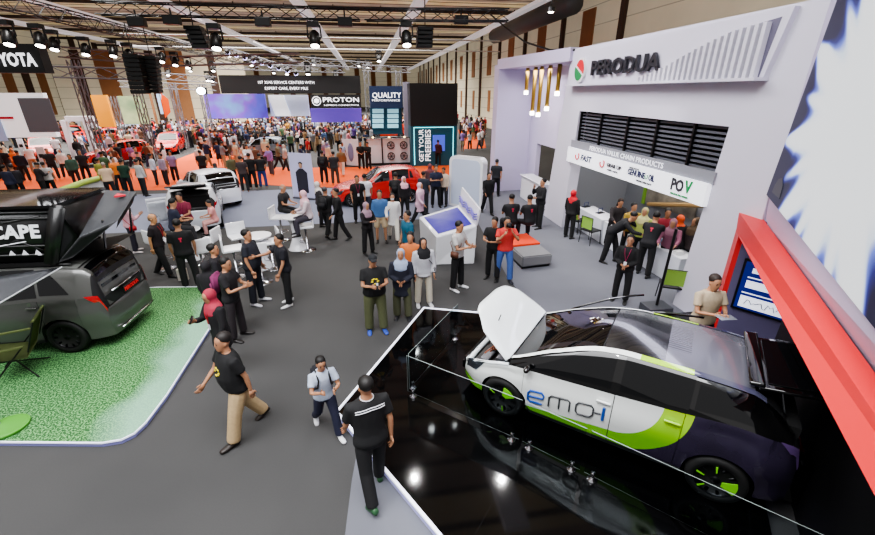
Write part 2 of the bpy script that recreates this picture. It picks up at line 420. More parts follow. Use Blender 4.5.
class Rig:
    def __init__(g, pose, fat=1.0, yaw=0, w=1.0):
        q = POSES[pose]; g.q = q; g.fat = fat; g.w = w
        g.lean = R(q.get('lean', 0)); piv = Vector((0, 0, .93))
        g.Mt = Matrix.Translation(piv) @ Matrix.Rotation(g.lean, 4, 'Y') @ Matrix.Translation(-piv)
        hp = Vector((.0, 0, 1.49)); nod = R(q.get('nod', 0)) - g.lean * .6
        g.Mh = g.Mt @ Matrix.Translation(hp) @ Matrix.Rotation(R(yaw), 4, 'Z') @ Matrix.Rotation(nod, 4, 'Y') @ Matrix.Translation(-hp)
        g.arm = []; g.leg = []
        for k, sd in ((0, 1), (1, -1)):
            f, o, e, i = [R(v) for v in q['a'][k]]
            sh = g.Mt @ Vector((0, sd * .185 * w, 1.385)); f2 = f - g.lean * 0
            d1 = Vector((math.sin(f2) * math.cos(o), sd * math.sin(o), -math.cos(f2) * math.cos(o)))
            el = sh + d1 * .29
            d2 = Vector((math.sin(f2 + e), 0, -math.cos(f2 + e))) * math.cos(i) + Vector((0, -sd * math.sin(i), 0)); d2.normalize()
            wr = el + d2 * .25; g.arm.append((sh, el, wr, d1, d2, sd))
            h, o, kn = [R(v) for v in q['l'][k]]
            hj = Vector((0, sd * .092 * w, .90)); d = Vector((math.sin(h) * math.cos(o), sd * math.sin(o), -math.cos(h) * math.cos(o)))
            kj = hj + d * .42; sh2 = h - kn; e2 = Vector((math.sin(sh2), sd * math.sin(o) * .3, -math.cos(sh2))).normalized(); aj = kj + e2 * .41
            g.leg.append((hj, kj, aj, e2, sd, sh2))
        g.dz = -(min(l[2].z for l in g.leg) - .085)
TORSO = [(.80, .135, .095, 0), (.86, .168, .115, -.005), (.92, .175, .12, -.01), (1.02, .15, .105, 0), (1.12, .152, .108, .005), (1.24, .168, .115, .005), (1.33, .178, .112, 0), (1.39, .165, .092, -.005), (1.43, .11, .07, -.008), (1.46, .065, .058, -.008), (1.52, .054, .055, .0)]
HEAD = [(1.485, .03, .035, .045), (1.50, .048, .058, .035), (1.535, .062, .08, .018), (1.575, .071, .092, .008), (1.615, .076, .098, 0), (1.655, .076, .098, -.003), (1.69, .066, .084, -.006), (1.715, .044, .056, -.008), (1.728, .015, .02, -.008)]
def belly(z, fat): return 1 + (fat - 1) * math.exp(-((z - 1.06) / .17) ** 2) * 1.6
def torso_rings(g, z0, z1, inf=0, M=None):
    out = []
    zs = sorted(set([z0, z1] + [t[0] for t in TORSO if z0 < t[0] < z1]))
    for z in zs:
        for a, b in zip(TORSO, TORSO[1:]):
            if a[0] <= z <= b[0]:
                t = (z - a[0]) / (b[0] - a[0]); w, d, o = [a[i] + (b[i] - a[i]) * t for i in (1, 2, 3)]; break
        f = belly(z, g.fat); w = w * g.w * (1 + (f - 1) * .5) + inf; d = d * f + inf; o += (f - 1) * .05
        Mt = M or g.Mt
        out.append((Mt @ Vector((o, 0, z)), Mt.to_3x3() @ Vector((0, w, 0)), Mt.to_3x3() @ Vector((-d, 0, 0))))
    return out
def hand(bm, wr, d, sd, fingers, scale=1):
    u, v = perp(d); side = Vector((0, sd, 0)); side = (side - d * side.dot(d)); side = side.normalized() if side.length > .1 else u
    nrm = d.cross(side).normalized()
    thumbdir = -nrm if nrm.z < 0 else nrm
    # palm lies in plane (d, t): t towards the thumb (forward/up)
    t = thumbdir; n = d.cross(t)
    rings(bm, [(wr - d * .01, t * .026, n * .02), (wr + d * .04, t * .040, n * .016), (wr + d * .085, t * .041, n * .013)], 8)
    if fingers:
        for k, L in enumerate((.066, .075, .07, .055)):
            b = wr + d * .082 + t * (.030 - k * .020); c = -n * sd
            tube(bm, [b, b + d * L * .5 + c * .006, b + d * L * .85 + c * .024, b + d * L * .95 + c * .04], [.0088, .0082, .0075, .005], 6)
        b = wr + d * .02 + t * .034
        tube(bm, [b, b + d * .03 + t * .022, b + d * .058 + t * .026 - n * sd * .01], [.011, .0095, .007], 6)
    else:
        rings(bm, [(wr + d * .08, t * .04, n * .013), (wr + d * .13, t * .034, n * .012), (wr + d * .165 - n * sd * .02, t * .02, n * .008)], 6)
def ppl_body(g, det):
    bm = bmesh.new(); rings(bm, torso_rings(g, .80, 1.52), 14)
    Mh = g.Mh
    rings(bm, [(Mh @ Vector((o, 0, z)), Mh.to_3x3() @ Vector((0, w, 0)), Mh.to_3x3() @ Vector((-d, 0, 0))) for z, w, d, o in HEAD], 16)
    tube(bm, [g.Mt @ Vector((-.005, 0, 1.40)), Mh @ Vector((.0, 0, 1.50)), Mh @ Vector((0, 0, 1.56))], .056, 10)
    if det:
        rings(bm, [(Mh @ Vector((.09, 0, 1.62)), Mh.to_3x3() @ Vector((0, .011, 0)), Mh.to_3x3() @ Vector((0, 0, .012))), (Mh @ Vector((.112, 0, 1.585)), Mh.to_3x3() @ Vector((0, .014, 0)), Mh.to_3x3() @ Vector((0, 0, .015))), (Mh @ Vector((.10, 0, 1.575)), Mh.to_3x3() @ Vector((0, .01, 0)), Mh.to_3x3() @ Vector((0, 0, .01)))], 6)
        for sd in (1, -1): ell(bm, (-.005, sd * .078, 1.59), (.018, .012, .03), Mh, 1)
    for sh, el, wr, d1, d2, sd in g.arm:
        tube(bm, [sh + Vector((0, -sd * .05, .0)), sh, sh + d1 * .1, el, el + d2 * .08, wr], [.05, .052, .047, .037, .036, .025], 8)
        if det < 2: hand(bm, wr, d2, sd, False)
    for hj, kj, aj, e2, sd, s2 in g.leg:
        d = (kj - hj).normalized(); f = 1 + (g.fat - 1) * .5
        tube(bm, [hj + Vector((0, -sd * .02, .03)), hj + d * .1, kj, kj + e2 * .12, aj, aj + e2 * .06], [.085 * f, .085 * f, .056, .055, .037, .04], 8)
    return bm
def ppl_top(g, sleeve, hem=.86, inf=.016, loose=0):
    bm = bmesh.new(); rr = torso_rings(g, max(.80, hem), 1.455, inf + loose)
    if hem < .86:   # long tunic / coat down over the legs
        z0 = hem; rr = [(Vector((0, 0, z0)), Vector((0, .19 + loose, 0)), Vector((-.15 - loose, 0, 0))), (Vector((0, 0, .6 if z0 < .5 else .75)), Vector((0, .19, 0)), Vector((-.145, 0, 0)))] + rr[1:]
    rings(bm, rr, 14)
    for sh, el, wr, d1, d2, sd in g.arm:
        a = .058 + loose * .6
        if sleeve <= .6: tube(bm, [sh + Vector((0, -sd * .07, -.0)), sh, sh + d1 * .1, sh + d1 * .29 * sleeve * 1.3], [a - .004, a + .004, a + .002, a + .004], 10)
        else: tube(bm, [sh + Vector((0, -sd * .07, -.0)), sh, sh + d1 * .12, el, el + d2 * .1, el + d2 * .22], [a - .004, a + .003, a - .002, .05 + loose * .6, .046 + loose * .5, .038 + loose * .6], 10)
    return bm
def ppl_trousers(g, L=1.0, wide=0):
    bm = bmesh.new(); rings(bm, torso_rings(g, .80, 1.03, .012), 12)
    ft = 1 + (g.fat - 1) * .5
    for hj, kj, aj, e2, sd, s2 in g.leg:
        d = (kj - hj).normalized()
        pts = [hj + Vector((0, -sd * .015, .03)), hj + d * .12, kj]; rr = [.098 * ft, (.097 + wide * .3) * ft, .07 + wide]
        if L > .6: pts += [kj + e2 * .15, kj + e2 * (.41 * (L - .5) * 2)]; rr += [.068 + wide, .058 + wide * 1.3]
        else: pts[-1] = hj + d * .42 * L * 1.9; rr[-1] = .088 + wide
        tube(bm, pts, rr, 10)
    return bm
def ppl_skirt(g, z0=.1, w0=.24):
    bm = bmesh.new(); rings(bm, [(Vector((0, 0, z0)), Vector((0, w0, 0)), Vector((-w0, 0, 0))), (Vector((0, 0, .5)), Vector((0, .2, 0)), Vector((-.18, 0, 0)))] + torso_rings(g, .86, 1.03, .014), 14)
    return bm
def ppl_shoe(g, k):
    hj, kj, aj, e2, sd, s2 = g.leg[k]; bm = bmesh.new()
    pitch = min(R(40), max(0, -s2 * .9)) if s2 < 0 else -s2 * .35 if abs(s2) < R(60) else 0
    M = Matrix.Translation(aj) @ Matrix.Rotation(sd * R(8), 4, 'Z') @ Matrix.Rotation(pitch, 4, 'Y')
    rr = [(-.075, .03, .03, -.045), (-.06, .038, .045, -.04), (0, .042, .05, -.035), (.06, .046, .036, -.05), (.13, .05, .028, -.057), (.185, .04, .022, -.063), (.205, .018, .012, -.066)]
    rings(bm, [(M @ Vector((x, 0, z)), M.to_3x3() @ Vector((0, w, 0)), M.to_3x3() @ Vector((0, 0, h))) for x, w, h, z in rr], 10)
    return bm
PN = [0]
def person(px, py, face, pose='stand', h=1.7, top='tee', tc=(25, 25, 28), bot='trousers', bc=(24, 24, 28), head='short', hc=(18, 15, 14), skin=(176, 128, 98), shoe=(25, 25, 25),
           label='', group=None, fat=1.0, yaw=0, det=1, z=0, pos=None, ox=(), lift=0, w=1.0, hd=None):
    loc = Vector(pos) if pos else at(px, py, z); loc.z = z or (loc.z if pos and loc.z < .2 else 0)
    rz = math.atan2(-loc.y, -loc.x) + R(face) if hd is None else R(hd)
    root = thing('person', label, 'person', loc, rz, group)
    PN[0] += 1; random.seed(PN[0] * 7)
    g = Rig(pose, fat, yaw, w * 1.07); sc = h / 1.73
    if 'sit' in pose: g.dz = lift
    root.scale = (sc, sc, sc)
    S = lambda bm: (bmesh.ops.translate(bm, verts=bm.verts[:], vec=(0, 0, g.dz)), bm)[1]
    near = det >= 2; vb = .0135 if near else .022 if det else .03
    b = remesh(S(ppl_body(g, det)), vb, 'body', SKIN, root, sm=2); tint(b, skin)
    if near:
        for sh, el, wr, d1, d2, sd in g.arm:
            bm = bmesh.new(); hand(bm, wr, d2, sd, True); S(bm)
            me = b.data; bm.from_mesh(me); bm.to_mesh(me); bm.free(); me.polygons.foreach_set('use_smooth', [True] * len(me.polygons))
    vc = .017 if near else .026
    sleeve = {'tee': .5, 'polo': .52, 'long': 1, 'hoodie': 1, 'robe': 1, 'coat': 1}[top]
    hem = {'robe': .30, 'coat': .62, 'hoodie': .84}.get(top, .865)
    if 'sit' in pose: hem = max(hem, .865)
    o = remesh(S(ppl_top(g, sleeve, hem, loose=.02 if top in ('hoodie', 'robe', 'coat') else .014)), vc, {'tee': 'shirt', 'polo': 'polo_shirt', 'long': 'shirt', 'hoodie': 'hoodie', 'robe': 'dress', 'coat': 'jacket'}[top], CLOTH, root); tint(o, tc)
    shirt = o
    if bot == 'skirt': bm = ppl_skirt(g)
    else: bm = ppl_trousers(g, .5 if bot == 'shorts' else 1.0, .028 if bot == 'wide' else .013)
    o = remesh(S(bm), vc, {'skirt': 'skirt', 'shorts': 'shorts'}.get(bot, 'trousers'), CLOTH, root); tint(o, bc)
    if det >= 1:
        for k in (0, 1): tint(link('shoe', S(ppl_shoe(g, k)), TMATTE, root, True), shoe)
    Mh = Matrix.Translation((0, 0, g.dz)) @ g.Mh; Mt = Matrix.Translation((0, 0, g.dz)) @ g.Mt
    bm = bmesh.new()
    if head == 'hijab':
        ell(bm, (-.03, 0, 1.625), (.114, .098, .122), Mh, 3)
        rings(bm, [(Mh @ Vector((-.02, 0, 1.56)), Vector((0, .085, 0)), Vector((-.08, 0, 0))), (Mt @ Vector((-.01, 0, 1.49)), Vector((0, .10, 0)), Vector((-.10, 0, 0))), (Mt @ Vector((0, 0, 1.42)), Vector((0, .185, 0)), Vector((-.135, 0, 0))), (Mt @ Vector((0.01, 0, 1.30)), Vector((0, .205, 0)), Vector((-.155, 0, 0))), (Mt @ Vector((.01, 0, 1.24)), Vector((0, .17, 0)), Vector((-.14, 0, 0)))], 14)
        o = remesh(bm, .018 if det else .028, 'hijab', CLOTH, root)
    elif head == 'cap':
        ell(bm, (-.008, 0, 1.655), (.108, .088, .082), Mh, 2); rings(bm, [(Mh @ Vector((.06, 0, 1.675)), Mh.to_3x3() @ Vector((0, .07, 0)), Mh.to_3x3() @ Vector((0, 0, .01))), (Mh @ Vector((.16, 0, 1.662)), Mh.to_3x3() @ Vector((0, .05, 0)), Mh.to_3x3() @ Vector((0, 0, .006)))], 8)
        o = link('cap', bm, CLOTH, root, True)
    elif head == 'bald':
        rings(bm, [(Mh @ Vector((-.012, 0, z)), Mh.to_3x3() @ Vector((0, w_, 0)), Mh.to_3x3() @ Vector((-d_, 0, 0))) for z, w_, d_ in ((1.56, .074, .09), (1.60, .081, .098), (1.65, .08, .094))], 12)
        o = link('hair', bm, HAIRM, root, True)
    else:
        ell(bm, (-.026, 0, 1.662), (.102, .089, .092), Mh, 2)
        if head == 'long': rings(bm, [(Mh @ Vector((-.03, 0, 1.64)), Vector((0, .084, 0)), Vector((-.08, 0, 0))), (Mh @ Vector((-.06, 0, 1.5)), Vector((0, .09, 0)), Vector((-.05, 0, 0))), (Mh @ Vector((-.085, 0, 1.36)), Vector((0, .07, 0)), Vector((-.03, 0, 0)))], 10)
        if head == 'bun': ell(bm, (-.11, 0, 1.69), (.04, .04, .04), Mh, 1)
        o = link('hair', bm, HAIRM, root, True)
    tint(o, hc)
    if near or 'face' in ox:
        bm = bmesh.new()
        for sd in (1, -1): ell(bm, (.091, sd * .030, 1.613), (.008, .013, .007), Mh, 1)
        link('eyes', bm, mat('eye_dark', (24, 18, 16), .3), root, True)
        bm = bmesh.new()
        for sd in (1, -1): ell(bm, (.093, sd * .031, 1.635), (.006, .018, .0045), Mh, 1)
        link('eyebrows', bm, mat('brow', (22, 18, 16), .7), root, True)
        bm = bmesh.new(); ell(bm, (.092, 0, 1.545), (.010, .024, .006), Mh, 1); link('mouth', bm, mat('lips', (140, 78, 70), .5), root, True)
    if 'mask' in ox:
        bm = bmesh.new(); ell(bm, (.055, 0, 1.56), (.055, .062, .045), Mh, 2); link('face_mask', bm, mat('mask_white', (225, 228, 232), .7), root, True)
    ex = .016 + .014
    def front(z, y, out=.0):                       # a point on the chest or belly
        f = belly(z, fat); d = .112 * f + .008 + ex
        return Mt @ Vector((d * math.sqrt(max(0, 1 - (y / .19) ** 2)) + out + (f - 1) * .05, y, z))
    for it in ox:
        if it == 'lanyard' or it == 'lanyardred':
            bm = bmesh.new(); 
            for sd in (1, -1): tube(bm, [front(1.43, sd * .07, -.035), front(1.32, sd * .05, .012), front(1.12, 0, .014)], .007, 5)
            m = mat('lanyard_magenta', (150, 30, 80), .6) if it == 'lanyard' else mat('lanyard_red', (170, 34, 40), .6)
            o = link('lanyard', bm, m, root); bm = bbox(front(1.06, 0, .012), (.008, .07, .10), .002, 1); link('badge', bm, WHITE, o)
        if it in ('yellowprint', 'pinkprint', 'whiteprint'):
            m = mat(it, {'y': (220, 200, 40), 'p': (190, 60, 110), 'w': (215, 215, 215)}[it[0]], .7); bm = bmesh.new()
            for k in range(7): a = k * 2.4; ell(bm, front(1.22 + .045 * math.sin(a), .055 * math.cos(a), -.006), (.014, .034, .018), None, 1)
            link('shirt_print', bm, m, root, True)
        if it == 'backprint':
            bm = bmesh.new(); box(bm, (-.146, 0, 1.30), (.012, .07, .035), M=Mt); box(bm, (-.148, 0, 1.25), (.012, .03, .07), M=Mt); link('back_print', bm, mat('red_print', (190, 40, 70), .6), root)
        if it == 'stripes':
            bm = bmesh.new()
            for z, d in ((1.37, .122), (1.345, .130)): tube(bm, [Mt @ Vector((-d * math.sqrt(max(.05, 1 - (y / .24) ** 2)) - .012, y, z + (.03 - abs(y) * .12))) for y in (-.17, -.12, -.06, 0, .06, .12, .17)], .005, 5)
            link('shoulder_stripes', bm, WHITE, shirt)
        if it == 'collar':
            bm = bmesh.new(); tube(bm, [Mt @ Vector((-.012 + .08 * math.cos(a), .075 * math.sin(a), 1.468)) for a in [R(50 + k * 26) for k in range(11)]], .006, 6); link('collar', bm, WHITE, shirt, True)
        if it == 'straps':
            bm = bmesh.new()
            for sd in (1, -1): tube(bm, [Mt @ Vector((-.11, sd * .09, 1.38)), Mt @ Vector((-.02, sd * .10, 1.462)), front(1.36, sd * .10, .016), front(1.2, sd * .12, .014), Mt @ Vector((.0, sd * .185, 1.1))], .016, 6)
            link('shoulder_straps', bm, BLACK, root, True)
        if it == 'belt':
            bm = bmesh.new(); rings(bm, torso_rings(g, 1.0, 1.03, .024), 14); S(bm); link('belt', bm, mat('brown_leather', (70, 48, 34), .5), root, True)
    root['_'] = 0; del root['_']
    root_m = Matrix.Translation(loc) @ Matrix.Rotation(rz, 4, 'Z') @ Matrix.Diagonal((sc, sc, sc, 1))
    G = dict(root=root, M=root_m, Mt=Mt, g=g, arms=[(a[2] + Vector((0, 0, g.dz)), a[4]) for a in g.arm], Mh=Mh)
    return G
def held(G, name, bm, m, label, cat, group=None):    # something a person holds or wears on a strap: a thing of its own
    bmesh.ops.transform(bm, matrix=G['M'], verts=bm.verts[:])
    c = sum((v.co for v in bm.verts), Vector()) / len(bm.verts)
    bmesh.ops.translate(bm, verts=bm.verts[:], vec=-c)
    o = link(name, bm, m, None, True); o.location = c; tag(o, label, cat, group); return o
def phone(G, k, label, m=None):
    wr, d = G['arms'][k]; M = Matrix.Translation(wr + d * .12 + Vector((0, 0, .02))) @ Matrix.Rotation(R(-35), 4, 'Y')
    return held(G, 'mobile_phone', bbox((0, 0, .02), (.012, .075, .15), .004, 1, M=M), m or BLACKG, label, 'phone')
def backpack(G, col, label):
    bm = bmesh.new(); Mt = G['Mt']
    box(bm, (-.215, 0, 1.22), (.13, .28, .40), M=Mt); bmesh.ops.recalc_face_normals(bm, faces=bm.faces[:]); bmesh.ops.bevel(bm, geom=bm.edges[:], offset=.045, segments=3, affect='EDGES')
    box(bm, (-.29, 0, 1.14), (.04, .2, .18), M=Mt)
    return held(G, 'backpack', bm, mat('backpack_%d_%d_%d' % col, col, .8), label, 'backpack')
def bag(G, col, label, side=1, z=.92, size=(.24, .08, .2)):
    bm = bmesh.new(); Mt = G['Mt']; y = side * .24
    box(bm, (.04, y, z), size, M=Mt); bmesh.ops.recalc_face_normals(bm, faces=bm.faces[:]); bmesh.ops.bevel(bm, geom=bm.edges[:], offset=.02, segments=2, affect='EDGES')
    tube(bm, [Mt @ Vector((.06, y, z + .1)), Mt @ Vector((.15, side * .13, 1.2)), Mt @ Vector((.03, -side * .10, 1.47)), Mt @ Vector((-.10, -side * .05, 1.42)), Mt @ Vector((-.155, side * .10, 1.2)), Mt @ Vector((0, y, z + .1))], .010, 5)
    return held(G, 'shoulder_bag', bm, mat('bag_%d_%d_%d' % col, col, .6), label, 'bag')
# ================================================================ THE SETTING
def flat(name, pts, z, m, th=.004, st=True):
    bm = bmesh.new(); prism(bm, [(p[0], p[1], z) for p in pts], (0, 0, -th)); o = link(name, bm, m)
    return struct(o) if st else o
def pxpoly(L, z=0): return [at(x, y, z) for x, y in L]
carpet = mat('charcoal_carpet', (82, 84, 88), .95); n = NT(carpet)
base = n.mix(n.noise(.35, 3), srgb((54, 54, 54)), srgb((84, 83, 82))); n.set('Base Color', n.mix(n.f('MULTIPLY', n.noise(55, 2), .35), base, srgb((44, 45, 48))))
lightc = mat('light_grey_carpet', (150, 152, 160), .95); n = NT(lightc)
n.set('Base Color', n.mix(n.noise(.5, 3), srgb((90, 91, 99)), srgb((112, 114, 122))))
paleblue = mat('pale_blue_carpet', (116, 121, 138), .9, noise=.06, nscale=.6)
orangec = mat('orange_carpet', (218, 86, 20), .95, noise=.08, nscale=1)
flat('floor', [(-60, -4), (22, -4), (22, 150), (-60, 150)], 0, carpet, .1)
flat('floor', [(3.42, 6.5), (9.6, 6.5), (9.6, 14.6), (8, 20.2), (4.2, 20.2), (3.85, 14.2), (3.42, 9.6)], .006, lightc)
flat('floor', pxpoly([(361, 432), (352, 480), (342, 560), (338, 640), (520, 640), (441, 536)]), .006, lightc)
flat('floor', [(-9.8, 15.3), (4.0, 15.3), (4.2, 20.2), (5, 21.6), (-12, 21.6), (-12, 15.3)], .005, paleblue)
flat('floor', pxpoly([(-60, 167), (150, 169), (222, 143), (242, 152), (262, 167), (300, 168), (300, 187), (240, 183), (165, 190), (-60, 192)]), .007, orangec)
flat('floor', pxpoly([(300.5, 168), (372, 167), (462, 165), (465, 178), (440, 184), (375, 188), (300.5, 187)]), .008, orangec)
flat('floor', pxpoly([(458, 130), (482, 128), (486, 148), (464, 149)]), .008, orangec)
# hall shell
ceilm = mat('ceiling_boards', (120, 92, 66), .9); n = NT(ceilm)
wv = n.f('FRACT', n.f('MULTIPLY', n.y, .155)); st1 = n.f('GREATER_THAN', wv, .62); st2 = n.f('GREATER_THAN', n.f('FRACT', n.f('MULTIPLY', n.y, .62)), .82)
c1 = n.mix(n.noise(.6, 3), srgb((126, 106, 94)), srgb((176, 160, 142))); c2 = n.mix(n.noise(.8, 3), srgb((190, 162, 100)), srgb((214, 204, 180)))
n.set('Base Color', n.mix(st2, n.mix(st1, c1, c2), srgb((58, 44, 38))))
n.set('Emission Color', n.mix(st2, n.mix(st1, c1, c2), srgb((58, 44, 38)))); n.set('Emission Strength', .42)  # emission brightens the boards in place of light reaching the roof
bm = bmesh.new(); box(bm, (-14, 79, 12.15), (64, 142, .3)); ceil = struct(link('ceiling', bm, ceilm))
beamw = mat('painted_beam', (214, 208, 212), .6, emit=.45)  # beams are no lamps, their emission only lifts the brightness
for X0 in (-34.5, -24.9, -15.2, -4.7, 4.7, 14.2):
    bm = bmesh.new(); box(bm, (X0, 79, 11.0), (.95, 138, .3))
    for k in range(8): box(bm, (X0, 34 + k * 14, 10.8), (.5, 1.6, .06))
    struct(link('trim_%d' % (10 + int((X0 + 40) / 9)), bm, beamw))
for k in range(12):
    bm = bmesh.new(); Y0 = 26 + k * 10; box(bm, (-14, Y0, 11.7), (62, .22, .3)); 
    for j in range(14): box(bm, (-42 + j * 4.4, Y0, 11.9), (.08, .08, .5))
    link('purlin', bm, mat('dark_purlin', (70, 60, 54), .8), ceil)
creamw = mat('cream_panel_wall', (196, 184, 158), .8, emit=.2, ecol=(205, 200, 180)); n = NT(creamw)  # slight emission stands in for lamps washing the cream walls
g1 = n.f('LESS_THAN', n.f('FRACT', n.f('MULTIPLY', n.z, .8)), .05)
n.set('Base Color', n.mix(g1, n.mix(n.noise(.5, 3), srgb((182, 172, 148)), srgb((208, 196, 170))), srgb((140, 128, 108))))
brownp = mat('brown_panel', (150, 104, 68), .8, noise=.1, nscale=2); darkp = mat('dark_pilaster', (74, 54, 44), .8)
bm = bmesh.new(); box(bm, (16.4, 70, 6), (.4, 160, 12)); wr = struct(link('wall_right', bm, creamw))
for k in range(13):
    Y0 = 27.5 + k * 8.6
    bm = bmesh.new(); box(bm, (16.1, Y0, 6), (.3, .45, 12)); link('pilaster', bm, darkp, wr)
    bm = bmesh.new(); box(bm, (16.16, Y0 + 4.6, 8.2), (.1, 1.8, 3.4)); box(bm, (16.16, Y0 + 4.0, 3.4), (.1, 1.0, 2.6)); link('wall_panel', bm, brownp, wr)
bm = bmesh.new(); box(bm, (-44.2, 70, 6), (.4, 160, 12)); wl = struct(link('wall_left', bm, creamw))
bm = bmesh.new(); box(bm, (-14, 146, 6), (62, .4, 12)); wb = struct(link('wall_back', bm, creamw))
for k in range(16):
    Y0 = 44 + k * 6
    bm = bmesh.new(); box(bm, (-43.9, Y0, 6), (.3, 1.1, 12)); link('pilaster', bm, darkp, wl)
    bm = bmesh.new(); box(bm, (-43.95, Y0 + 3, 5.5), (.1, 1.6, 8)); link('wall_panel', bm, brownp, wl)
for k in range(12):
    bm = bmesh.new(); box(bm, (-42 + k * 5, 145.7, 6), (1.4, .2, 12)); link('pilaster', bm, brownp, wb)
# a temporary cream partition behind the left stands
bm = bmesh.new(); box(bm, (-26, 62, 4.6), (22, .3, 9.2)); pt = struct(link('wall_left_partition', bm, creamw))
for k, (xx, ww) in enumerate(((-34, 1.0), (-31.0, 2.2), (-25.8, .9), (-23.2, 2.4), (-18.8, .9))):
    bm = bmesh.new(); box(bm, (xx, 61.8, 4.6), (ww, .1, 9.1)); link('wall_panel', bm, brownp if k % 2 else darkp, pt)
# ---------------------------------------------------------------- white booth, wall plane X = 6.7
WX = 6.7
def yz(bm, L, x0, d): prism(bm, [(x0, a, b) for a, b in L], (d, 0, 0))
bm = bmesh.new()
yz(bm, [(15.06, 0), (13.45, 0), (13.16, 3.95), (13.1, 5.77), (14.13, 5.77)], WX, .35)
yz(bm, [(13.16, 3.95), (13.1, 5.77), (6.0, 5.77), (6.0, 3.9), (7.2, 3.9)], WX, .35)
yz(bm, [(6.0, 0), (7.5, 0), (7.2, 3.9), (6.0, 3.9)], WX, .35)
bw = struct(link('wall_booth_front', bm, PALE))
bm = bmesh.new(); box(bm, (9.8, 10.3, 2.1), (.2, 9, 4.2)); box(bm, (8.4, 14.6, 2.1), (3, .2, 4.2)); box(bm, (8.4, 5.9, 2.1), (2.7, .2, 4.2)); box(bm, (8.4, 10.3, 4.25), (3, 9, .1))
struct(link('wall_booth_inside', bm, GREYW))
bm = bmesh.new(); yz(bm, [(13.84, 4.72), (13.62, 5.62), (6.45, 5.72), (6.67, 4.72)], WX - .10, .10)
box(bm, (WX - .14, 10.25, 4.70), (.28, 7.2, .05)); struct(link('trim_1', bm, PALE))
bm = bmesh.new(); yz(bm, [(10.05, 4.73), (6.75, 4.73), (6.62, 5.6), (7.6, 5.5), (8.7, 5.2)], WX - .101, -.004); struct(link('trim_3', bm, mat('shadow_grey', (108, 104, 124), .8)))  # darker sheet paints the shade between the projecting fins
ft = thing('booth_sign', 'large fin pattern and dark raised lettering reading PERODUA on the white booth header', 'sign', (WX - .1, 10, 4.75))
def on_root(o, root): o.parent = root; o.matrix_parent_inverse = Matrix.Translation(root.location).inverted(); return o
for k in range(22):
    px = 650 + k * 5.5; b = atX(px, 82, WX - .1); t = k / 21
    top = 4.83 + .72 * (math.sin(t * math.pi / 2) ** 1.5); b2 = atX(px + 1, 50, WX - .1)
    Yk = 10.1 - t * 3.25
    bm = bmesh.new(); yz(bm, [(Yk, 4.72), (Yk - .075, 4.72), (Yk - .075, top), (Yk, top)], WX - .1, -.10); on_root(link('fin', bm, mat('fin_white', (206, 204, 214), .5)), ft)
pa, pb = atX(592, 63, WX - .17), atX(661, 57, WX - .17)
tx = text('lettering', 'PERODUA', .52, mat('sign_charcoal', (44, 44, 50), .4), None, .03, .014, 0, 1.02)
w = tx.dimensions.x or 2; L = abs(pa.y - pb.y)
frame(tx, (WX - .17, (pa.y + pb.y) / 2, 5.11), (0, -1, 0), (0, 0, 1), L / max(.1, (max(v.co.x for v in tx.data.vertices) - min(v.co.x for v in tx.data.vertices)))); tx.parent = ft; tx.matrix_parent_inverse = Matrix.Translation(ft.location).inverted()
c = atX(580.5, 66, WX - .17)
def disc_on(bm, cy, cz, ry, rz_, x, d, a0=0, a1=360, n=24): prism(bm, [(x, cy + ry * math.cos(R(a0 + (a1 - a0) * k / n)), cz + rz_ * math.sin(R(a0 + (a1 - a0) * k / n))) for k in range(n + (0 if a1 - a0 == 360 else 1))], (d, 0, 0))
bm = bmesh.new(); disc_on(bm, c.y, 5.11, .3, .34, WX - .1, -.08); e = on_root(link('emblem', bm, mat('emblem_white', (225, 225, 225), .4)), ft)
for a0, a1, m_ in ((-60, 110, 'red'), (120, 290, 'green')):
    bm = bmesh.new(); disc_on(bm, c.y + (-.02 if m_ == 'red' else .04), 5.11, .25, .29, WX - .18, -.02, a0 + 90, a1 + 90, 14)
    o = link('emblem_half', bm, mat('emblem_' + m_, (214, 46, 56) if m_ == 'red' else (40, 140, 80), .4)); o.parent = e; o.matrix_parent_inverse = Matrix.Identity(4)
# louvres
lv = [13.1, 11.35, 9.85, 8.5, 7.22]; 
lvx = [13.13] + [atX(p, 125, WX + .1).y for p in (602, 629, 659, 697)] + [7.22]
slatm = mat('louvre_slate', (92, 94, 102), .45)
bm = bmesh.new(); box(bm, (WX + .32, 10.2, 3.5), (.05, 6.1, .95)); struct(link('wall_louvre_back', bm, mat('louvre_dark', (30, 31, 35), .8)))
for a, b in zip(lvx, lvx[1:]):
    t = thing('louvre_bay', 'dark slatted louvre bay high in the white booth wall, %s' % ['farthest of five', 'second from the far end', 'middle one', 'second from the near end', 'nearest of five'][lvx.index(a)], 'louvre', (WX + .15, (a + b) / 2, 3.0), 0, 'louvre bays in the booth wall')
    bm = bmesh.new()
    for k in range(9): box(bm, (WX + .16, (a + b) / 2, 3.06 + k * .1), (.12, a - b - .06, .045))
    on_root(link('slats', bm, slatm), t)
    bm = bmesh.new(); box(bm, (WX + .12, a, 3.45), (.16, .05, .95)); on_root(link('mullion', bm, BLACK), t)
bm = bmesh.new(); box(bm, (WX - .01, 10.3, 2.93), (.06, 6.2, .24)); band = struct(link('trim_2', bm, mat('band_grey', (142, 144, 152), .5)))
t1 = text('heading', 'PERODUA VALUE CHAIN PRODUCTS', .17, mat('pale_letters', (232, 232, 240), .4, emit=.6), None, .004, .002)
s = 3.7 / (max(v.co.x for v in t1.data.vertices) - min(v.co.x for v in t1.data.vertices))
hp = [atX(p, 157, WX).y for p in (590, 667)]
s = abs(hp[0] - hp[1]) / (3.7 / s)
frame(t1, (WX - .05, sum(hp) / 2, 2.93), (0, -1, 0), (0, 0, 1), s, 1); t1.parent = band
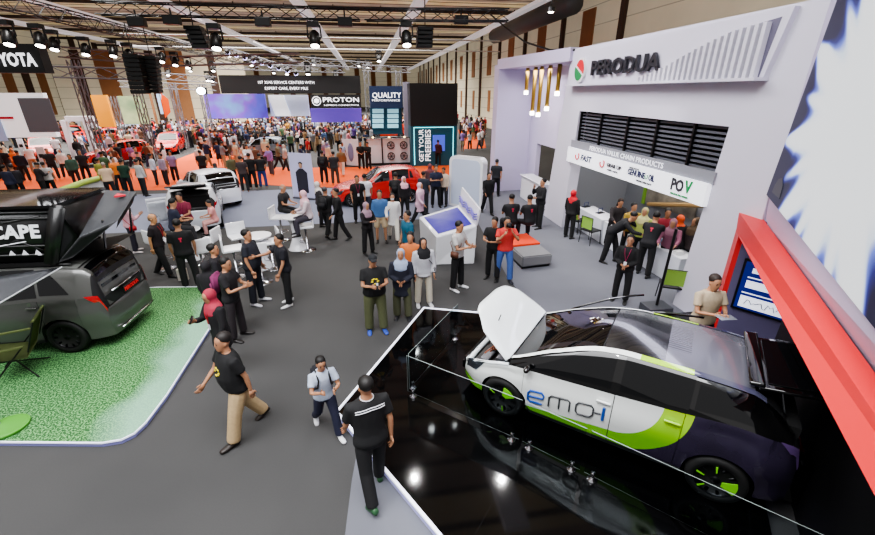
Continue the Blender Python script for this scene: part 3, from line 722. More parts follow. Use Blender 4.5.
lb = thing('lightbox_sign', 'long white lightbox with product logos over the booth counter opening', 'sign', (WX - .05, 10.3, 2.35))
bm = bmesh.new(); box(bm, (WX - .03, 10.35, 2.59), (.14, 6.2, .46)); on_root(link('light_panel', bm, mat('lightbox_white', (236, 238, 244), .5, emit=.75)), lb)
def wtext(s, px0, px1, z, h, m, off=.006, x=WX - .11, sh=0):
    t = text('lettering', s, h, m, None, .004, off, sh); xs = [v.co.x for v in t.data.vertices]
    a, b = atX(px0, 175, x).y, atX(px1, 175, x).y
    frame(t, (x, (a + b) / 2, z), (0, -1, 0), (0, 0, 1), abs(a - b) / (max(xs) - min(xs)), 1); on_root(t, lb); return t
NAVY = mat('navy_ink', (34, 36, 78), .5); REDI = mat('red_ink', (205, 40, 60), .5); CHAR = mat('charcoal_ink', (60, 60, 66), .5); GRNI = mat('green_ink', (30, 150, 84), .5)
wtext('FAST', 578, 589, 2.60, .24, NAVY, sh=.2); wtext('GEAR UP', 605, 620, 2.62, .13, CHAR); wtext('with care', 606, 617, 2.5, .08, CHAR, .002)
wtext('PERODUA', 628, 638, 2.72, .06, CHAR, .001); wtext('GENUINE', 627, 645, 2.61, .2, NAVY); wtext('OIL', 649, 655, 2.61, .2, NAVY); wtext('ENGINE LUBRICANTS', 637, 653, 2.46, .06, CHAR, .001)
wtext('PO', 673, 686, 2.62, .34, CHAR, .014); wtext('V', 687, 695, 2.64, .34, GRNI, .014); wtext('PERODUA PRE-OWNED', 674, 693, 2.43, .06, GRNI, .002)
for px, m in ((574.5, REDI), (600, REDI), (646.3, GRNI)):
    cy = atX(px, 170, WX - .14).y; bm = bmesh.new(); 
    q_ = .05 if m is GRNI else .11; tube(bm, [(WX - .11, cy + q_ * math.cos(R(a)), 2.62 + q_ * math.sin(R(a))) for a in range(130, 400, 27)], q_ * .2, 6); on_root(link('logo_mark', bm, m), lb)
# lilac alcove beyond the white wall, front line from (6.7,15) to (5.9,19.5)
A_, B_ = Vector((6.7, 15.0, 0)), Vector((5.9, 19.6, 0))
bm = bmesh.new()
prism(bm, [(6.58, 14.05, 5.42), (5.85, 19.6, 5.42), (8.0, 19.9, 5.42), (8.0, 14.3, 5.42)], (0, 0, .4))
prism(bm, [(5.9, 19.5, 0), (7.9, 19.7, 0), (7.9, 20.1, 0), (5.85, 20.0, 0)], (0, 0, 5.6))
yz(bm, [(19.9, 0), (18.6, 0), (18.6, 5.5), (19.9, 5.5)], 7.6, .2); yz(bm, [(18.6, 2.35), (15.6, 2.35), (15.6, 5.5), (18.6, 5.5)], 7.6, .2)
yz(bm, [(15.9, 0), (14.6, 0), (14.6, 5.5), (15.9, 5.5)], 7.6, .2)
struct(link('wall_alcove', bm, LILAC))
gold = mat('brass_tube', (168, 138, 62), .35, .7)
for k, (px, py) in enumerate(((526, 93), (532, 113.5), (538, 115), (546.5, 109), (557, 94))):
    p = atX(px, py, 6.75 + k * .06); t = thing('pendant_lamp', 'long brass tube pendant with a glowing tip in the lilac alcove, %s from left' % ['first', 'second', 'third', 'fourth', 'fifth'][k], 'lamp', p, 0, 'brass tube pendants')
    bm = bmesh.new(); lathe(bm, [(.075, .06), (.075, 5.42 - p.z)], 12, Matrix.Identity(4)); link('tube', bm, gold, t, True)
    bm = bmesh.new(); lathe(bm, [(.085, -.06), (.085, .08)], 12); link('tip', bm, LAMPW, t)
t = thing('reception_counter', 'small white reception counter at the foot of the lilac alcove', 'counter', (7.1, 17.1, 0))
link('counter_body', bbox((0, 0, .5), (.5, 2.3, 1.0), .03), WHITE, t); link('counter_top', bbox((0, 0, 1.02), (.62, 2.42, .05), .015), WHITEG, t)
# ---------------------------------------------------------------- diagonal back wall with the big screen
dS, nS, P0 = Vector((-.613, -.79, 0)).normalized(), Vector((-.79, .613, 0)).normalized(), Vector((6.68, 5.97, 0))
def sn(s, n, z): return P0 + dS * s + nS * n + Vector((0, 0, z))
def snq(s, n, z): return sn(s, n - .04 * max(0, s), z)
def sqprism(bm, pts, n0, d): prism(bm, [snq(a, n0, b) for a, b in pts], nS * d)
def snprism(bm, pts, n0, d): prism(bm, [sn(a, n0, b) for a, b in pts], nS * d)
bm = bmesh.new(); snprism(bm, [(-.7, 2.44), (7.2, 2.44), (7.2, 6.6), (1.0, 6.6), (-.7, 6.6)], -.9, .30)
snprism(bm, [(0, 2.89), (7.2, 2.89), (7.2, 6.6), (.8, 6.6), (.56, 5.55)], -.65, .64)
prism(bm, [sn(-.6, -.07, 2.36), sn(7.2, -.27, 2.36), sn(7.2, -.0, 2.89), sn(-.6, 0, 2.89)], nS * -.5)
snprism(bm, [(-.6, 2.87), (-.02, 2.87), (.56, 5.55), (.8, 6.6), (-.6, 6.6)], -.12, .12)
struct(link('wall_stage_back', bm, LILAC))
bm = bmesh.new(); snprism(bm, [(1.2, 0), (7.2, 0), (7.2, 2.3), (1.2, 2.3)], -.62, .20); struct(link('wall_portal_dark', bm, mat('recess_black', (9, 9, 12), .5)))
led = mat('led_artwork', (20, 24, 70), .5); n = NT(led)
# artwork in screen coordinates: local x along the wall, local y up
sx = n.f('DIVIDE', n.f('SUBTRACT', n.x, 3.1), 1.55); sy = n.f('DIVIDE', n.f('SUBTRACT', n.y, 1.35), 1.06); ang = n.f('ARCTAN2', sy, sx); rad = n.f('SQRT', n.f('ADD', n.f('MULTIPLY', sx, sx), n.f('MULTIPLY', sy, sy)))
pk = lambda k, ph, pw: n.f('POWER', n.f('ABSOLUTE', n.f('SINE', n.f('ADD', n.f('MULTIPLY', ang, k), ph))), pw)
edge_r = n.f('ADD', n.f('ADD', 1.12, n.f('MULTIPLY', pk(5.0, .4, 5.0), .75)), n.f('ADD', n.f('MULTIPLY', pk(9.5, 1.1, 6.0), .4), n.f('MULTIPLY', n.f('SUBTRACT', n.noise(1.3, 2), .5), .3)))
v = n.f('ADD', .62, n.f('MULTIPLY', n.f('SUBTRACT', edge_r, rad), 1.7))
v = n.f('SUBTRACT', v, n.f('MULTIPLY', n.f('MAXIMUM', 0.0, n.f('SUBTRACT', .9, n.x)), .9))
v = n.f('SUBTRACT', v, n.f('MULTIPLY', n.f('MAXIMUM', 0.0, n.f('SUBTRACT', .3, rad)), .4))
cr = n.nt.nodes.new('ShaderNodeValToRGB'); el = cr.color_ramp.elements; el[0].position = .02; el[0].color = srgb((14, 14, 46)); el[1].position = 1; el[1].color = srgb((250, 253, 255))
for p_, c_ in ((.22, (34, 38, 120)), (.42, (110, 130, 225)), (.62, (225, 236, 252))): e_ = el.new(p_); e_.color = srgb(c_)
n.nt.links.new(v, cr.inputs[0]); n.set('Emission Color', cr.outputs[0]); n.set('Emission Strength', 1.0); n.set('Base Color', (0.01, .01, .02, 1))
scr = thing('led_screen', 'huge bright blue and white LED screen with light burst above the red frame', 'screen', sn(0, 0, 2.89))
scr.matrix_world = Matrix([[dS.x, 0, nS.x, sn(0, .02, 0).x], [dS.y, 0, nS.y, sn(0, .02, 0).y], [0, 1, 0, 2.89], [0, 0, 0, 1]])
bm = bmesh.new(); prism(bm, [(0, 0, 0), (7.0, 0, 0), (7.0, 3.7, 0), (.78, 3.7, 0)], (0, 0, .03)); link('display', bm, led, scr)
bm = bmesh.new(); prism(bm, [(.38, .12, .035), (.42, .24, .035), (.55, .36, .035), (.80, .42, .035), (.95, .32, .035), (1.0, .14, .035)], (0, 0, .004)); link('car_picture', bm, mat('car_picture_dark', (22, 24, 34), .4), scr)
# red portal
REDF = mat('red_frame', (214, 52, 52), .45, noise=.03, nscale=2)
t = thing('portal_frame', 'big glossy red rectangular portal frame under the LED screen at the stage edge', 'frame', sn(-.3, .1, .15))
bm = bmesh.new(); L4 = [(at(739, 212, 2.45), at(862, 395, 2.45)), (at(759, 213, 2.45), at(875, 373, 2.45)), (at(759, 213, 2.45) + Vector((0, 0, -.28)), at(875, 373, 2.45) + Vector((0, 0, -.28))), (at(736, 231, 2.16), at(822, 395, 2.2))]
q0 = [bm.verts.new(a) for a, b in L4]; q1 = [bm.verts.new(a + (b - a) * 1.45) for a, b in L4]; bm.faces.new(q0); bm.faces.new(q1[::-1])
for i in range(4): bm.faces.new([q0[i], q1[i], q1[(i + 1) % 4], q0[(i + 1) % 4]])
o = on_root(link('top_beam', bm, REDF), t)
bm = bmesh.new(); snprism(bm, [(-.47, .13), (.04, .13), (.04, 2.2), (-.47, 2.2)], -.02, .29); on_root(link('upright', bm, REDF), t)
Q0, eQ, nQ = Vector((6.56, 5.97, 0)), Vector((.55, -.83, 0)).normalized(), Vector((-.83, -.55, 0)).normalized()
def qprism(bm, pts, n0, d): prism(bm, [Q0 + eQ * a + nQ * n0 + Vector((0, 0, b)) for a, b in pts], nQ * d)
bm = bmesh.new(); qprism(bm, [(-.1, .0), (3.2, .0), (3.2, 2.44), (-.1, 2.44)], -.1, .1); struct(link('wall_recess', bm, mat('violet_recess', (92, 86, 118), .6)))
bm = bmesh.new(); prism(bm, [sn(-.4, -.14, 2.3), sn(5.2, -.34, 2.3), sn(5.2, -2.6, 2.3), sn(.6, -2.6, 2.3)], (0, 0, .05)); struct(link('ceiling_recess', bm, BLACK))
sc2 = thing('info_screen', 'wide navy wall screen with white text boxes inside the red portal', 'screen', Q0 + Vector((0, 0, .8)))
bm = bmesh.new(); qprism(bm, [(.02, .78), (2.0, .78), (2.0, 1.76), (.02, 1.76)], 0, .05); on_root(link('bezel', bm, BLACK), sc2)
bm = bmesh.new(); qprism(bm, [(.06, .82), (1.96, .82), (1.96, 1.72), (.06, 1.72)], .05, .005); on_root(link('display', bm, mat('navy_screen', (22, 30, 100), .3, emit=.8)), sc2)
whm = mat('screen_white', (235, 238, 250), .4, emit=.8)
for (a0, b0, a1, b1) in ((.18, 1.53, 1.8, 1.62), (.14, 1.24, 1.8, 1.38), (.12, .86, 1.8, 1.08)):
    bm = bmesh.new(); qprism(bm, [(a0, b0), (a1, b0), (a1, b1), (a0, b1)], .055, .004); on_root(link('text_box', bm, whm), sc2)
    bm = bmesh.new(); qprism(bm, [(a0, b1 + .05), (a1, b1 + .05), (a1, b1 + .07), (a0, b1 + .07)], .055, .004); on_root(link('text_line', bm, whm), sc2)
random.seed(1); bm = bmesh.new(); tube(bm, [Q0 + eQ * (.2 + k * .035) + nQ * .062 + Vector((0, 0, .97 + random.uniform(-.06, .07))) for k in range(40)], .007, 4)
on_root(link('handwriting', bm, NAVY), sc2)
# ---------------------------------------------------------------- stage and mats
SZ = .13
stg = [at(337, 412, SZ), at(424, 308, SZ), Vector((2.05, 7.62, 0)), Vector((4.75, 6.85, 0)), sn(-.75, .1, 0) + Vector((0, .3, 0)), sn(-.5, -.1, 0), sn(7, -.1, 0), Vector((1.2, .8, 0)), Vector((1.0, 1.9, 0)), at(440, 535, SZ)]
stagem = mat('black_mirror_floor', (7, 7, 8), .045, spec=.35); n = NT(stagem)
gx = n.f('LESS_THAN', n.f('FRACT', n.f('MULTIPLY', n.f('ADD', n.f('MULTIPLY', n.x, .75), n.f('MULTIPLY', n.y, -.66)), .8)), .006)
n.set('Roughness', n.f('ADD', .03, n.f('MULTIPLY', n.noise(3, 4), .05))); n.set('Base Color', n.mix(gx, srgb((8, 8, 9)), srgb((20, 20, 22))))
t = thing('car_stage', 'low black mirror-finish stage with lit white edge under the white and green car', 'stage', (2.5, 4, 0))
bm = bmesh.new(); prism(bm, [(p.x, p.y, SZ) for p in stg], (0, 0, -.03)); on_root(link('stage_top', bm, stagem), t)
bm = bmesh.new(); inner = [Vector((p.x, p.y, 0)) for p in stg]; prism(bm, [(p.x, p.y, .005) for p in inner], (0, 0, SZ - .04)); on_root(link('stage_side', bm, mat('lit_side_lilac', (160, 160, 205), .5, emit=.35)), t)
bm = bmesh.new()
E = [stg[3], stg[2], stg[1], stg[0], stg[9], stg[8]]
for a, b in zip(E, E[1:]):
    a = Vector((a.x, a.y, SZ)); b = Vector((b.x, b.y, SZ)); d = (b - a); box(bm, (a + b) / 2, (d.length + .02, .035, .03), math.atan2(d.y, d.x))
on_root(link('edge_light', bm, mat('edge_led', (240, 242, 255), .5, emit=1.1)), t)
# turf mat on the left
grass = mat('printed_turf', (60, 120, 60), .9); n = NT(grass)
v = n.noise(40, 4); d = n.f('SUBTRACT', n.x, -4.6)
g = n.mix(n.f('GREATER_THAN', v, .52), srgb((34, 84, 38)), srgb((112, 164, 104)))
edge = n.f('MAXIMUM', 0.0, n.f('MINIMUM', .75, n.f('MULTIPLY', n.f('ADD', n.f('SUBTRACT', n.x, -4.15), n.f('MULTIPLY', n.f('SUBTRACT', n.noise(.9, 2), .5), 1.2)), 1.5)))
n.set('Base Color', n.mix(edge, g, srgb((140, 182, 158))))
tp = [(-14, 5.9), (-5.23, 5.22), (-3.85, 4.98), (-3.62, 5.0), (-3.5, 5.1), (-3.44, 5.3), (-3.40, 5.9), (-3.42, 8.41), (-3.9, 10.0), (-5.3, 10.2), (-14, 10.6)]
t = thing('turf_platform', 'low display mat printed with green turf and edged by a white light strip', 'platform', (-6, 7.5, 0))
bm = bmesh.new(); prism(bm, [(a, b, .075) for a, b in tp], (0, 0, -.02)); on_root(link('turf_top', bm, grass), t)
bm = bmesh.new(); prism(bm, [(a, b, .004) for a, b in tp], (0, 0, .05)); on_root(link('platform_side', bm, mat('lit_side_violet', (120, 120, 170), .5, emit=.2)), t)
bm = bmesh.new()
for a, b in zip(tp[:-1], tp[1:]):
    a = Vector((*a, .07)); b = Vector((*b, .07)); d = b - a; box(bm, (a + b) / 2, (d.length + .02, .022, .02), math.atan2(d.y, d.x))
on_root(link('edge_light', bm, mat('edge_led_soft', (225, 228, 244), .5, emit=.4)), t)
# ================================================================ THE CARS
# hero: white, green and dark show car
hs = Shape(wb=2.62, fo=.76, ro=.64, W=.86, hood=1.0, cowl=.78, rf=-.05, rr=-1.55, roof=1.50, belt=.96, tail=1.02, R=.31, rw=.60)
hs.cowl, hs.rf, hs.rr = 1.24, .12, -1.42
hs.top = pchip([(hs.xr, .80), (hs.xr + .04, 1.0), (hs.xr + .14, 1.14), (-1.5, 1.43), (-1.40, 1.475), (-.9, 1.52), (-.2, 1.535), (.12, 1.495), (.7, 1.27), (1.24, .985), (1.6, .86), (hs.xf - .16, .72), (hs.xf - .05, .62), (hs.xf, .52)])
hs.belt = pchip([(hs.xr, .76), (hs.xr + .08, 1.02), (-1.35, 1.10), (-.85, 1.06), (-.1, 1.0), (.6, .95), (1.24, .90), (1.6, .78), (hs.xf - .14, .64), (hs.xf, .48)])
hs.rw = pchip([(hs.xr, .56), (-1.6, .60), (-.2, .62), (.12, .62), (.7, .68), (1.24, .74), (1.7, .60), (hs.xf, .46)])
hero_p = mat("show_car_paint", (225, 228, 226), .18, coat=1); n = NT(hero_p)
X, Z_ = n.x, n.z
white, green, lime, dark = srgb((224, 228, 226)), srgb((112, 190, 30)), srgb((170, 214, 50)), srgb((32, 29, 38))
e1 = n.f('SQRT', n.f('ADD', n.f('POWER', n.f('ABSOLUTE', n.f('DIVIDE', n.f('SUBTRACT', X, -.05), .60)), 2.0), n.f('POWER', n.f('ABSOLUTE', n.f('DIVIDE', n.f('SUBTRACT', Z_, 1.05), .60)), 2.0)))
e2 = n.f('SQRT', n.f('ADD', n.f('POWER', n.f('ABSOLUTE', n.f('DIVIDE', n.f('SUBTRACT', X, -.05), .90)), 2.0), n.f('POWER', n.f('ABSOLUTE', n.f('DIVIDE', n.f('SUBTRACT', Z_, 1.05), .82)), 2.0)))
lowline = n.f('LESS_THAN', Z_, n.f('ADD', .34, n.f('MULTIPLY', n.f('MAXIMUM', 0.0, n.f('SUBTRACT', 1.0, X)), .11)))
nose = n.f('LESS_THAN', n.f('ADD', Z_, n.f('MULTIPLY', X, -.55)), -.62)
behind = n.f('LESS_THAN', X, 0.0)
gg = n.f('MAXIMUM', lowline, n.f('MULTIPLY', behind, n.f('GREATER_THAN', e1, 1.0)))
dk = n.f('MULTIPLY', behind, n.f('GREATER_THAN', e2, 1.0))
gcol = n.mix(n.f('MINIMUM', 1.0, n.f('MAXIMUM', 0.0, n.f('SUBTRACT', n.f('MULTIPLY', n.f('MULTIPLY', Z_, -1.0), -2.2), 1.2))), green, lime)
purple_refl = n.mix(n.f('MULTIPLY', n.noise(2.2, 3), .7), dark, srgb((70, 60, 90)))  # purple reflections painted into the dark rear colour
n.set('Base Color', n.mix(dk, n.mix(gg, white, gcol), purple_refl))
pil = mat('show_car_rail', (225, 228, 226), .2, coat=1); n = NT(pil)
n.set('Base Color', n.mix(n.f('LESS_THAN', n.x, -.30), white, n.mix(n.f('LESS_THAN', n.x, -.85), lime, srgb((64, 64, 84)))))
roofm = mat('show_car_roof', (40, 42, 46), .25, coat=.6); n = NT(roofm)
refl_stripe = n.f('GREATER_THAN', n.f('FRACT', n.f('MULTIPLY', n.y, 22)), .5)  # grey rear zone and its stripes are reflections painted into the roof
mid = n.f('MULTIPLY', n.f('LESS_THAN', n.f('ABSOLUTE', n.y), .3), n.f('GREATER_THAN', n.x, -.8))
n.set('Base Color', n.mix(n.f('GREATER_THAN', n.x, -.55), n.mix(n.f('MULTIPLY', refl_stripe, mid), srgb((84, 84, 92)), srgb((62, 62, 68))), srgb((16, 17, 20))))
hc = Vector((3.21, 4.33, SZ)); hrot = math.atan2(.657, -.754)
hero = thing('concept_car', 'white and lime green hatchback with raised bonnet and emo-1 lettering on black stage', 'car', hc, hrot)
rimk = mat('dark_rim', (24, 24, 27), .3, .6)
hg = mat('hero_glass', (9, 10, 12), .03, coat=.3, spec=.5)
acc = mat('wheel_green', (120, 205, 40), .4)
parts = make_car(hero, hs, hero_p, BLACKG, roofm, skip=('fright', 'rright'), doors=((1.02, -.12), (-.13, -.86)), rim=rimk, openings=('hood', 'tail'), wedge=([(205, 58, .22, acc), (95, 6, .4, acc), (330, 6, .4, acc)], [(150, 52, .2, acc), (40, 6, .4, acc), (275, 6, .4, acc), (340, 6, .4, acc)]), lampc=(92, 70, 116), glass=hg)
# bonnet raised about its rear hinge
bm = bmesh.new()
for sd in (1, -1): patch(hs, bm, hs.cowl + .02, hs.xf - .06, 1.2, 3, .004, sd, xh=lambda v: hs.xf - .05 - .30 * max(0, 1 - (v - 1.2) / 1.3) ** 2)
weld(bm); bmesh.ops.solidify(bm, geom=bm.faces[:], thickness=-.02)
bn = link('bonnet', bm, mat('white_car_paint', (226, 232, 234), .25, coat=.8), hero, True)
hz = hs.top(hs.cowl) - .01; hx = hs.cowl + .02
bn.matrix_local = Matrix.Translation((hx, 0, hz)) @ Matrix.Rotation(R(-56), 4, 'Y') @ Matrix.Translation((-hx, 0, -hz))
bm = bmesh.new(); tube(bm, [(hs.xf - .3, .35, .78), (hs.cowl + .35, .38, 1.38)], .008, 6); link('bonnet_stay', bm, BLACK, hero)
# engine bay
bay = link('engine_bay', bbox((1.62, 0, .48), (.66, 1.2, .08), .01), PLAST, hero)
for c_, s_, m_ in (((1.45, .25, .62), (.28, .45, .14), mat('bay_alloy', (120, 122, 128), .4, .7)), ((1.66, -.05, .58), (.25, .5, .12), BLACK), ((1.5, -.35, .62), (.25, .3, .16), PLAST), ((1.78, .3, .54), (.14, .3, .1), mat('bay_alloy', (120, 122, 128))), ((1.32, 0, .74), (.10, 1.1, .1), PLAST)):
    link('engine_component', bbox(c_, s_, .02), m_, bay)
bm = bmesh.new()
for k in range(5): tube(bm, [(1.36 + k * .07, -.4 + k * .15, .68), (1.42 + k * .07, -.2 + k * .12, .76), (1.6 + k * .05, .1 + k * .08, .66)], .012, 6)
link('hoses', bm, mat('hose_orange', (150, 74, 30), .5) , bay)
bm = bmesh.new()
for sd in (1, -1):
    tube(bm, [hs.P(x, 1.0, -.02, sd) for x in (hs.cowl + .02, 1.4, 1.55, 1.8, hs.xf - .05)], .03, 6)
tube(bm, [(hs.xf - .04, y, hs.top(hs.xf) - .02) for y in (-.5, -.25, 0, .25, .5)], .05, 6); link('bay_rim', bm, mat('white_car_paint', (226, 232, 234)), hero, True)
# open right doors: panels swung out about their front edge
def open_door(a, b, ang, name='door'):
    bm = bmesh.new(); patch(hs, bm, b, a, .06, 1, .004, -1); weld(bm); bmesh.ops.solidify(bm, geom=bm.faces[:], thickness=.03)
    o = link(name, bm, mat('dark_show_paint', (20, 20, 24), .15, coat=1), hero, True)
    bm = bmesh.new(); F_ = []
    for k in range(9): F_.append(hs.P(min(a - .02, hs.cowl - .1) - (min(a, hs.cowl - .1) - b) * k / 8, 1.88 if k > 1 else 1.4 + k * .3, .004, -1))
    tube(bm, F_, .018, 6); link('window_surround', bm, BLACKG, o, True)
    p = hs.P(a, .5, 0, -1); o.matrix_local = Matrix.Translation((p.x, p.y, 0)) @ Matrix.Rotation(R(ang), 4, 'Z') @ Matrix.Translation((-p.x, -p.y, 0)); return o
open_door(1.02, -.12, 27); open_door(-.13, -.86, 18)
for sd in (1, -1):
    bm = bmesh.new(); patch(hs, bm, hs.xr + .42, hs.cowl, 1.84, 2.06, .012, sd); weld(bm); link('roof_rail', bm, pil, hero, True)
# tailgate raised from the rear edge of the roof
tg = link('tailgate', bbox((-.30, 0, .0), (.60, 1.16, .04), .012), BLACKG, hero, True)
o = link('tailgate_window', bbox((-.30, 0, .028), (.44, 1.0, .012), .004), hg, tg)
bm = bmesh.new()
for y in (-.5, .5): tube(bm, [(-.2, y, -.02), (-.25, y, -.3), (-.15, y, -.45)], .012, 6)
link('gas_strut', bm, CHROME, tg)
link('spoiler', bbox((.02, 0, .05), (.14, 1.20, .05), .02), BLACKG, tg, True)
link('tailgate_lip', bbox((-.60, 0, -.03), (.1, 1.16, .14), .03), BLACKG, tg, True)
tg.matrix_local = Matrix.Translation((hs.rr - .02, 0, 1.49)) @ Matrix.Rotation(R(8), 4, 'Y')
bm = bmesh.new(); box(bm, (hs.xr + .32, 0, .92), (.5, 1.2, .5)); link('boot_opening', bm, mat('boot_black', (5, 5, 6), .9), hero)
# lettering "emo-1" drawn on the doors
def side_stroke(L, m, r=.011, nm='lettering'):
    bm = bmesh.new(); pts = []
    for x, z in L:
        zb, z0 = hs.belt(x), hs.z0(x); z = z - .11 + (.93 - x) * .15; pts.append(hs.P(x, (z - z0) / (zb - z0), .012, 1))
    tube(bm, pts, r, 6); link(nm, bm, m, hero)
BLU = mat('letter_blue', (22, 74, 160), .4); DKL = mat('letter_dark', (58, 60, 64), .4)
x0 = .93
arc = lambda cx, cz, rx, rz_, a0, a1, n=8: [(cx + rx * math.cos(R(a0 + (a1 - a0) * k / n)), cz + rz_ * math.sin(R(a0 + (a1 - a0) * k / n))) for k in range(n + 1)]
side_stroke([(x0 - .0, .655), (x0 - .21, .655), (x0 - .22, .70), (x0 - .19, .745), (x0 - .03, .745), (x0 + .0, .70), (x0 + .0, .60), (x0 - .03, .56), (x0 - .2, .56)], BLU, .014)
side_stroke([(x0 - .29, .56), (x0 - .29, .71), (x0 - .32, .74), (x0 - .53, .74), (x0 - .56, .71), (x0 - .56, .56)], DKL); side_stroke([(x0 - .425, .74), (x0 - .425, .56)], DKL)
side_stroke([(x0 - .64, .60), (x0 - .64, .70), (x0 - .67, .74), (x0 - .82, .74), (x0 - .85, .70), (x0 - .85, .60), (x0 - .82, .56), (x0 - .67, .56), (x0 - .64, .60)], DKL)
side_stroke([(x0 - .86, .65), (x0 - .94, .65)], DKL); side_stroke([(x0 - .97, .745), (x0 - .97, .56)], BLU, .018)
# glass barrier round the stage
gl = mat('clear_acrylic', (220, 230, 235), .03, trans=1, spec=.4)
gl.node_tree.nodes['Principled BSDF'].inputs['IOR'].default_value = 1.02
BC = Vector((.38, 5.24, 0)); 
segs = [(BC, Vector((1.76, 4.02, 0))), (Vector((1.80, 3.98, 0)), Vector((2.34, 3.43, 0))), (Vector((2.38, 3.39, 0)), Vector((4.0, 1.70, 0))), (BC + Vector((.03, .05, 0)), Vector((1.48, 6.74, 0)))]
gn = ['left front beside the bonnet', 'middle by the front door', 'right by the rear wheel', 'at the nose end']
for (a, b), g_ in zip(segs, gn):
    t = thing('glass_barrier', 'low clear glass barrier panel by the show car, %s' % g_, 'barrier', (a.x, a.y, SZ), 0, 'glass barrier panels')
    a = Vector((a.x, a.y, SZ)); b = Vector((b.x, b.y, SZ)); d = (b - a).normalized(); H_ = .66
    bm = bmesh.new(); box(bm, (a + b) / 2 + Vector((0, 0, .06 + H_ / 2)), ((b - a).length, .010, H_), math.atan2(d.y, d.x)); on_root(link('pane', bm, gl), t)
    bm = bmesh.new(); ed = mat('glass_edge', (140, 152, 150), .2)
    tube(bm, [a + Vector((0, 0, .06 + H_)), b + Vector((0, 0, .06 + H_))], .004, 4); tube(bm, [a + Vector((0, 0, .06)), b + Vector((0, 0, .06))], .003, 4); _ = tube(bm, [a + Vector((0, 0, .06)), a + Vector((0, 0, .06 + H_))], .005, 4) if (a.xy - BC.xy).length < .1 else 0
    on_root(link('pane_edge', bm, ed), t)
    for q in (a + d * .1, b - d * .1):
        bm = bmesh.new(); lathe(bm, [(.06, 0), (.06, .012), (.022, .02), (.022, .11), (.03, .115)], 14, Matrix.Translation(q)); on_root(link('clamp', bm, CHROME, None, True), t)
# left car: dark MPV under a roof tent
ms = Shape(wb=2.75, fo=.85, ro=.72, W=.87, hood=1.08, cowl=.95, rf=.25, rr=-1.80, roof=1.66, belt=1.0, tail=1.15, R=.33, rw=.62)
mrz = R(177.5)
rw_ = Vector((-5.59, 7.45, .08)); fwd = Vector((math.cos(mrz), math.sin(mrz), 0)); lft = Vector((-fwd.y, fwd.x, 0))
mc = rw_ + fwd * (ms.wb / 2) - lft * (.80)
mpv = thing('family_car', 'dark grey family car parked on the turf mat under a black roof tent', 'car', mc, mrz)
mp = mat('gunmetal_paint', (84, 84, 82), .28, .3, coat=.5)
make_car(mpv, ms, mp, mp, mat('gunmetal_roof', (104, 105, 102), .4, .3, coat=.3), doors=((.8, -.25), (-.28, -1.12)), rim=rimk, lampc=(170, 20, 26), rails=True)
pl = link('number_plate', bbox((ms.xr - .09, 0, .95), (.02, .5, .13), .004), BLACKG, mpv)
tx = text('plate_lettering', 'PERODUA', .1, mat('plate_red', (200, 40, 40), .4, emit=.3), None, .002, .003); frame(tx, (ms.xr - .105, 0, .95), (0, -1, 0), (0, 0, 1)); tx.parent = pl
bm = bmesh.new(); tube(bm, [(ms.xr - .02, y, 1.04) for y in (-.45, 0, .45)], .02, 6); link('chrome_garnish', bm, CHROME, mpv, True)
bm = bmesh.new(); tube(bm, [(ms.xr - .07, y, .32) for y in (-.55, -.3, 0, .3, .55)], .02, 6); link('bumper_trim', bm, CHROME, mpv, True)
# mid distance cars
def simple_car(name, label, px, py, rz, col, shape=None, side='l', group=None, pos=None, **k):
    s = shape or Shape(); p = Vector(pos) if pos else at(px, py); t = thing(name, label, 'car', p, R(rz), group)
    make_car(t, s, TPAINT, None, None, col=col, **k); return t
wsh = Shape(wb=2.5, fo=.75, ro=.6, W=.83, hood=.96, cowl=.62, rf=-.1, rr=-1.5, roof=1.5, belt=.95, R=.29)
c1 = simple_car('hatchback_car', 'white hatchback with its black tailgate raised beside the stool tables', 0, 0, 106, (214, 218, 226), wsh, pos=(-6.45, 16.5, .006), openings=('tail',), skip=('fleft', 'rleft'))
tg2 = link('tailgate', bbox((-.45, 0, 0), (.95, 1.15, .05), .02), mat('black_paint', (16, 17, 20), .15, coat=1), c1, True); link('tailgate_window', bbox((-.42, 0, .03), (.6, .95, .01), .004), GLASSD, tg2)
tg2.matrix_local = Matrix.Translation((wsh.rr, 0, 1.5)) @ Matrix.Rotation(R(16), 4, 'Y')
bm = bmesh.new(); box(bm, (wsh.xr + .28, 0, .98), (.5, 1.15, .62)); link('boot_opening', bm, mat('boot_black', (5, 5, 6)), c1)
for k in ((.52, -.42), (-.45, -1.18)):
    bm = bmesh.new(); patch(wsh, bm, k[1], k[0], .06, 1, .004, 1); weld(bm); bmesh.ops.solidify(bm, geom=bm.faces[:], thickness=.03); o = link('door', bm, TPAINT, c1, True); tint(o, (206, 210, 220))
    p = wsh.P(k[0], .5, 0, 1); o.matrix_local = Matrix.Translation((p.x, p.y, 0)) @ Matrix.Rotation(R(-55), 4, 'Z') @ Matrix.Translation((-p.x, -p.y, 0))
simple_car('hatchback_car', 'white hatchback standing behind the one with the raised tailgate', 0, 0, 128, (226, 230, 238), wsh, pos=(-7.1, 19.6, .006))
simple_car('hatchback_car', 'bright red hatchback with its bonnet toward the banner, on grey carpet right of centre', 0, 0, 188, (200, 40, 32), wsh, pos=(.35, 18.5, .006))
bsh = wsh
REDC = (206, 40, 34)
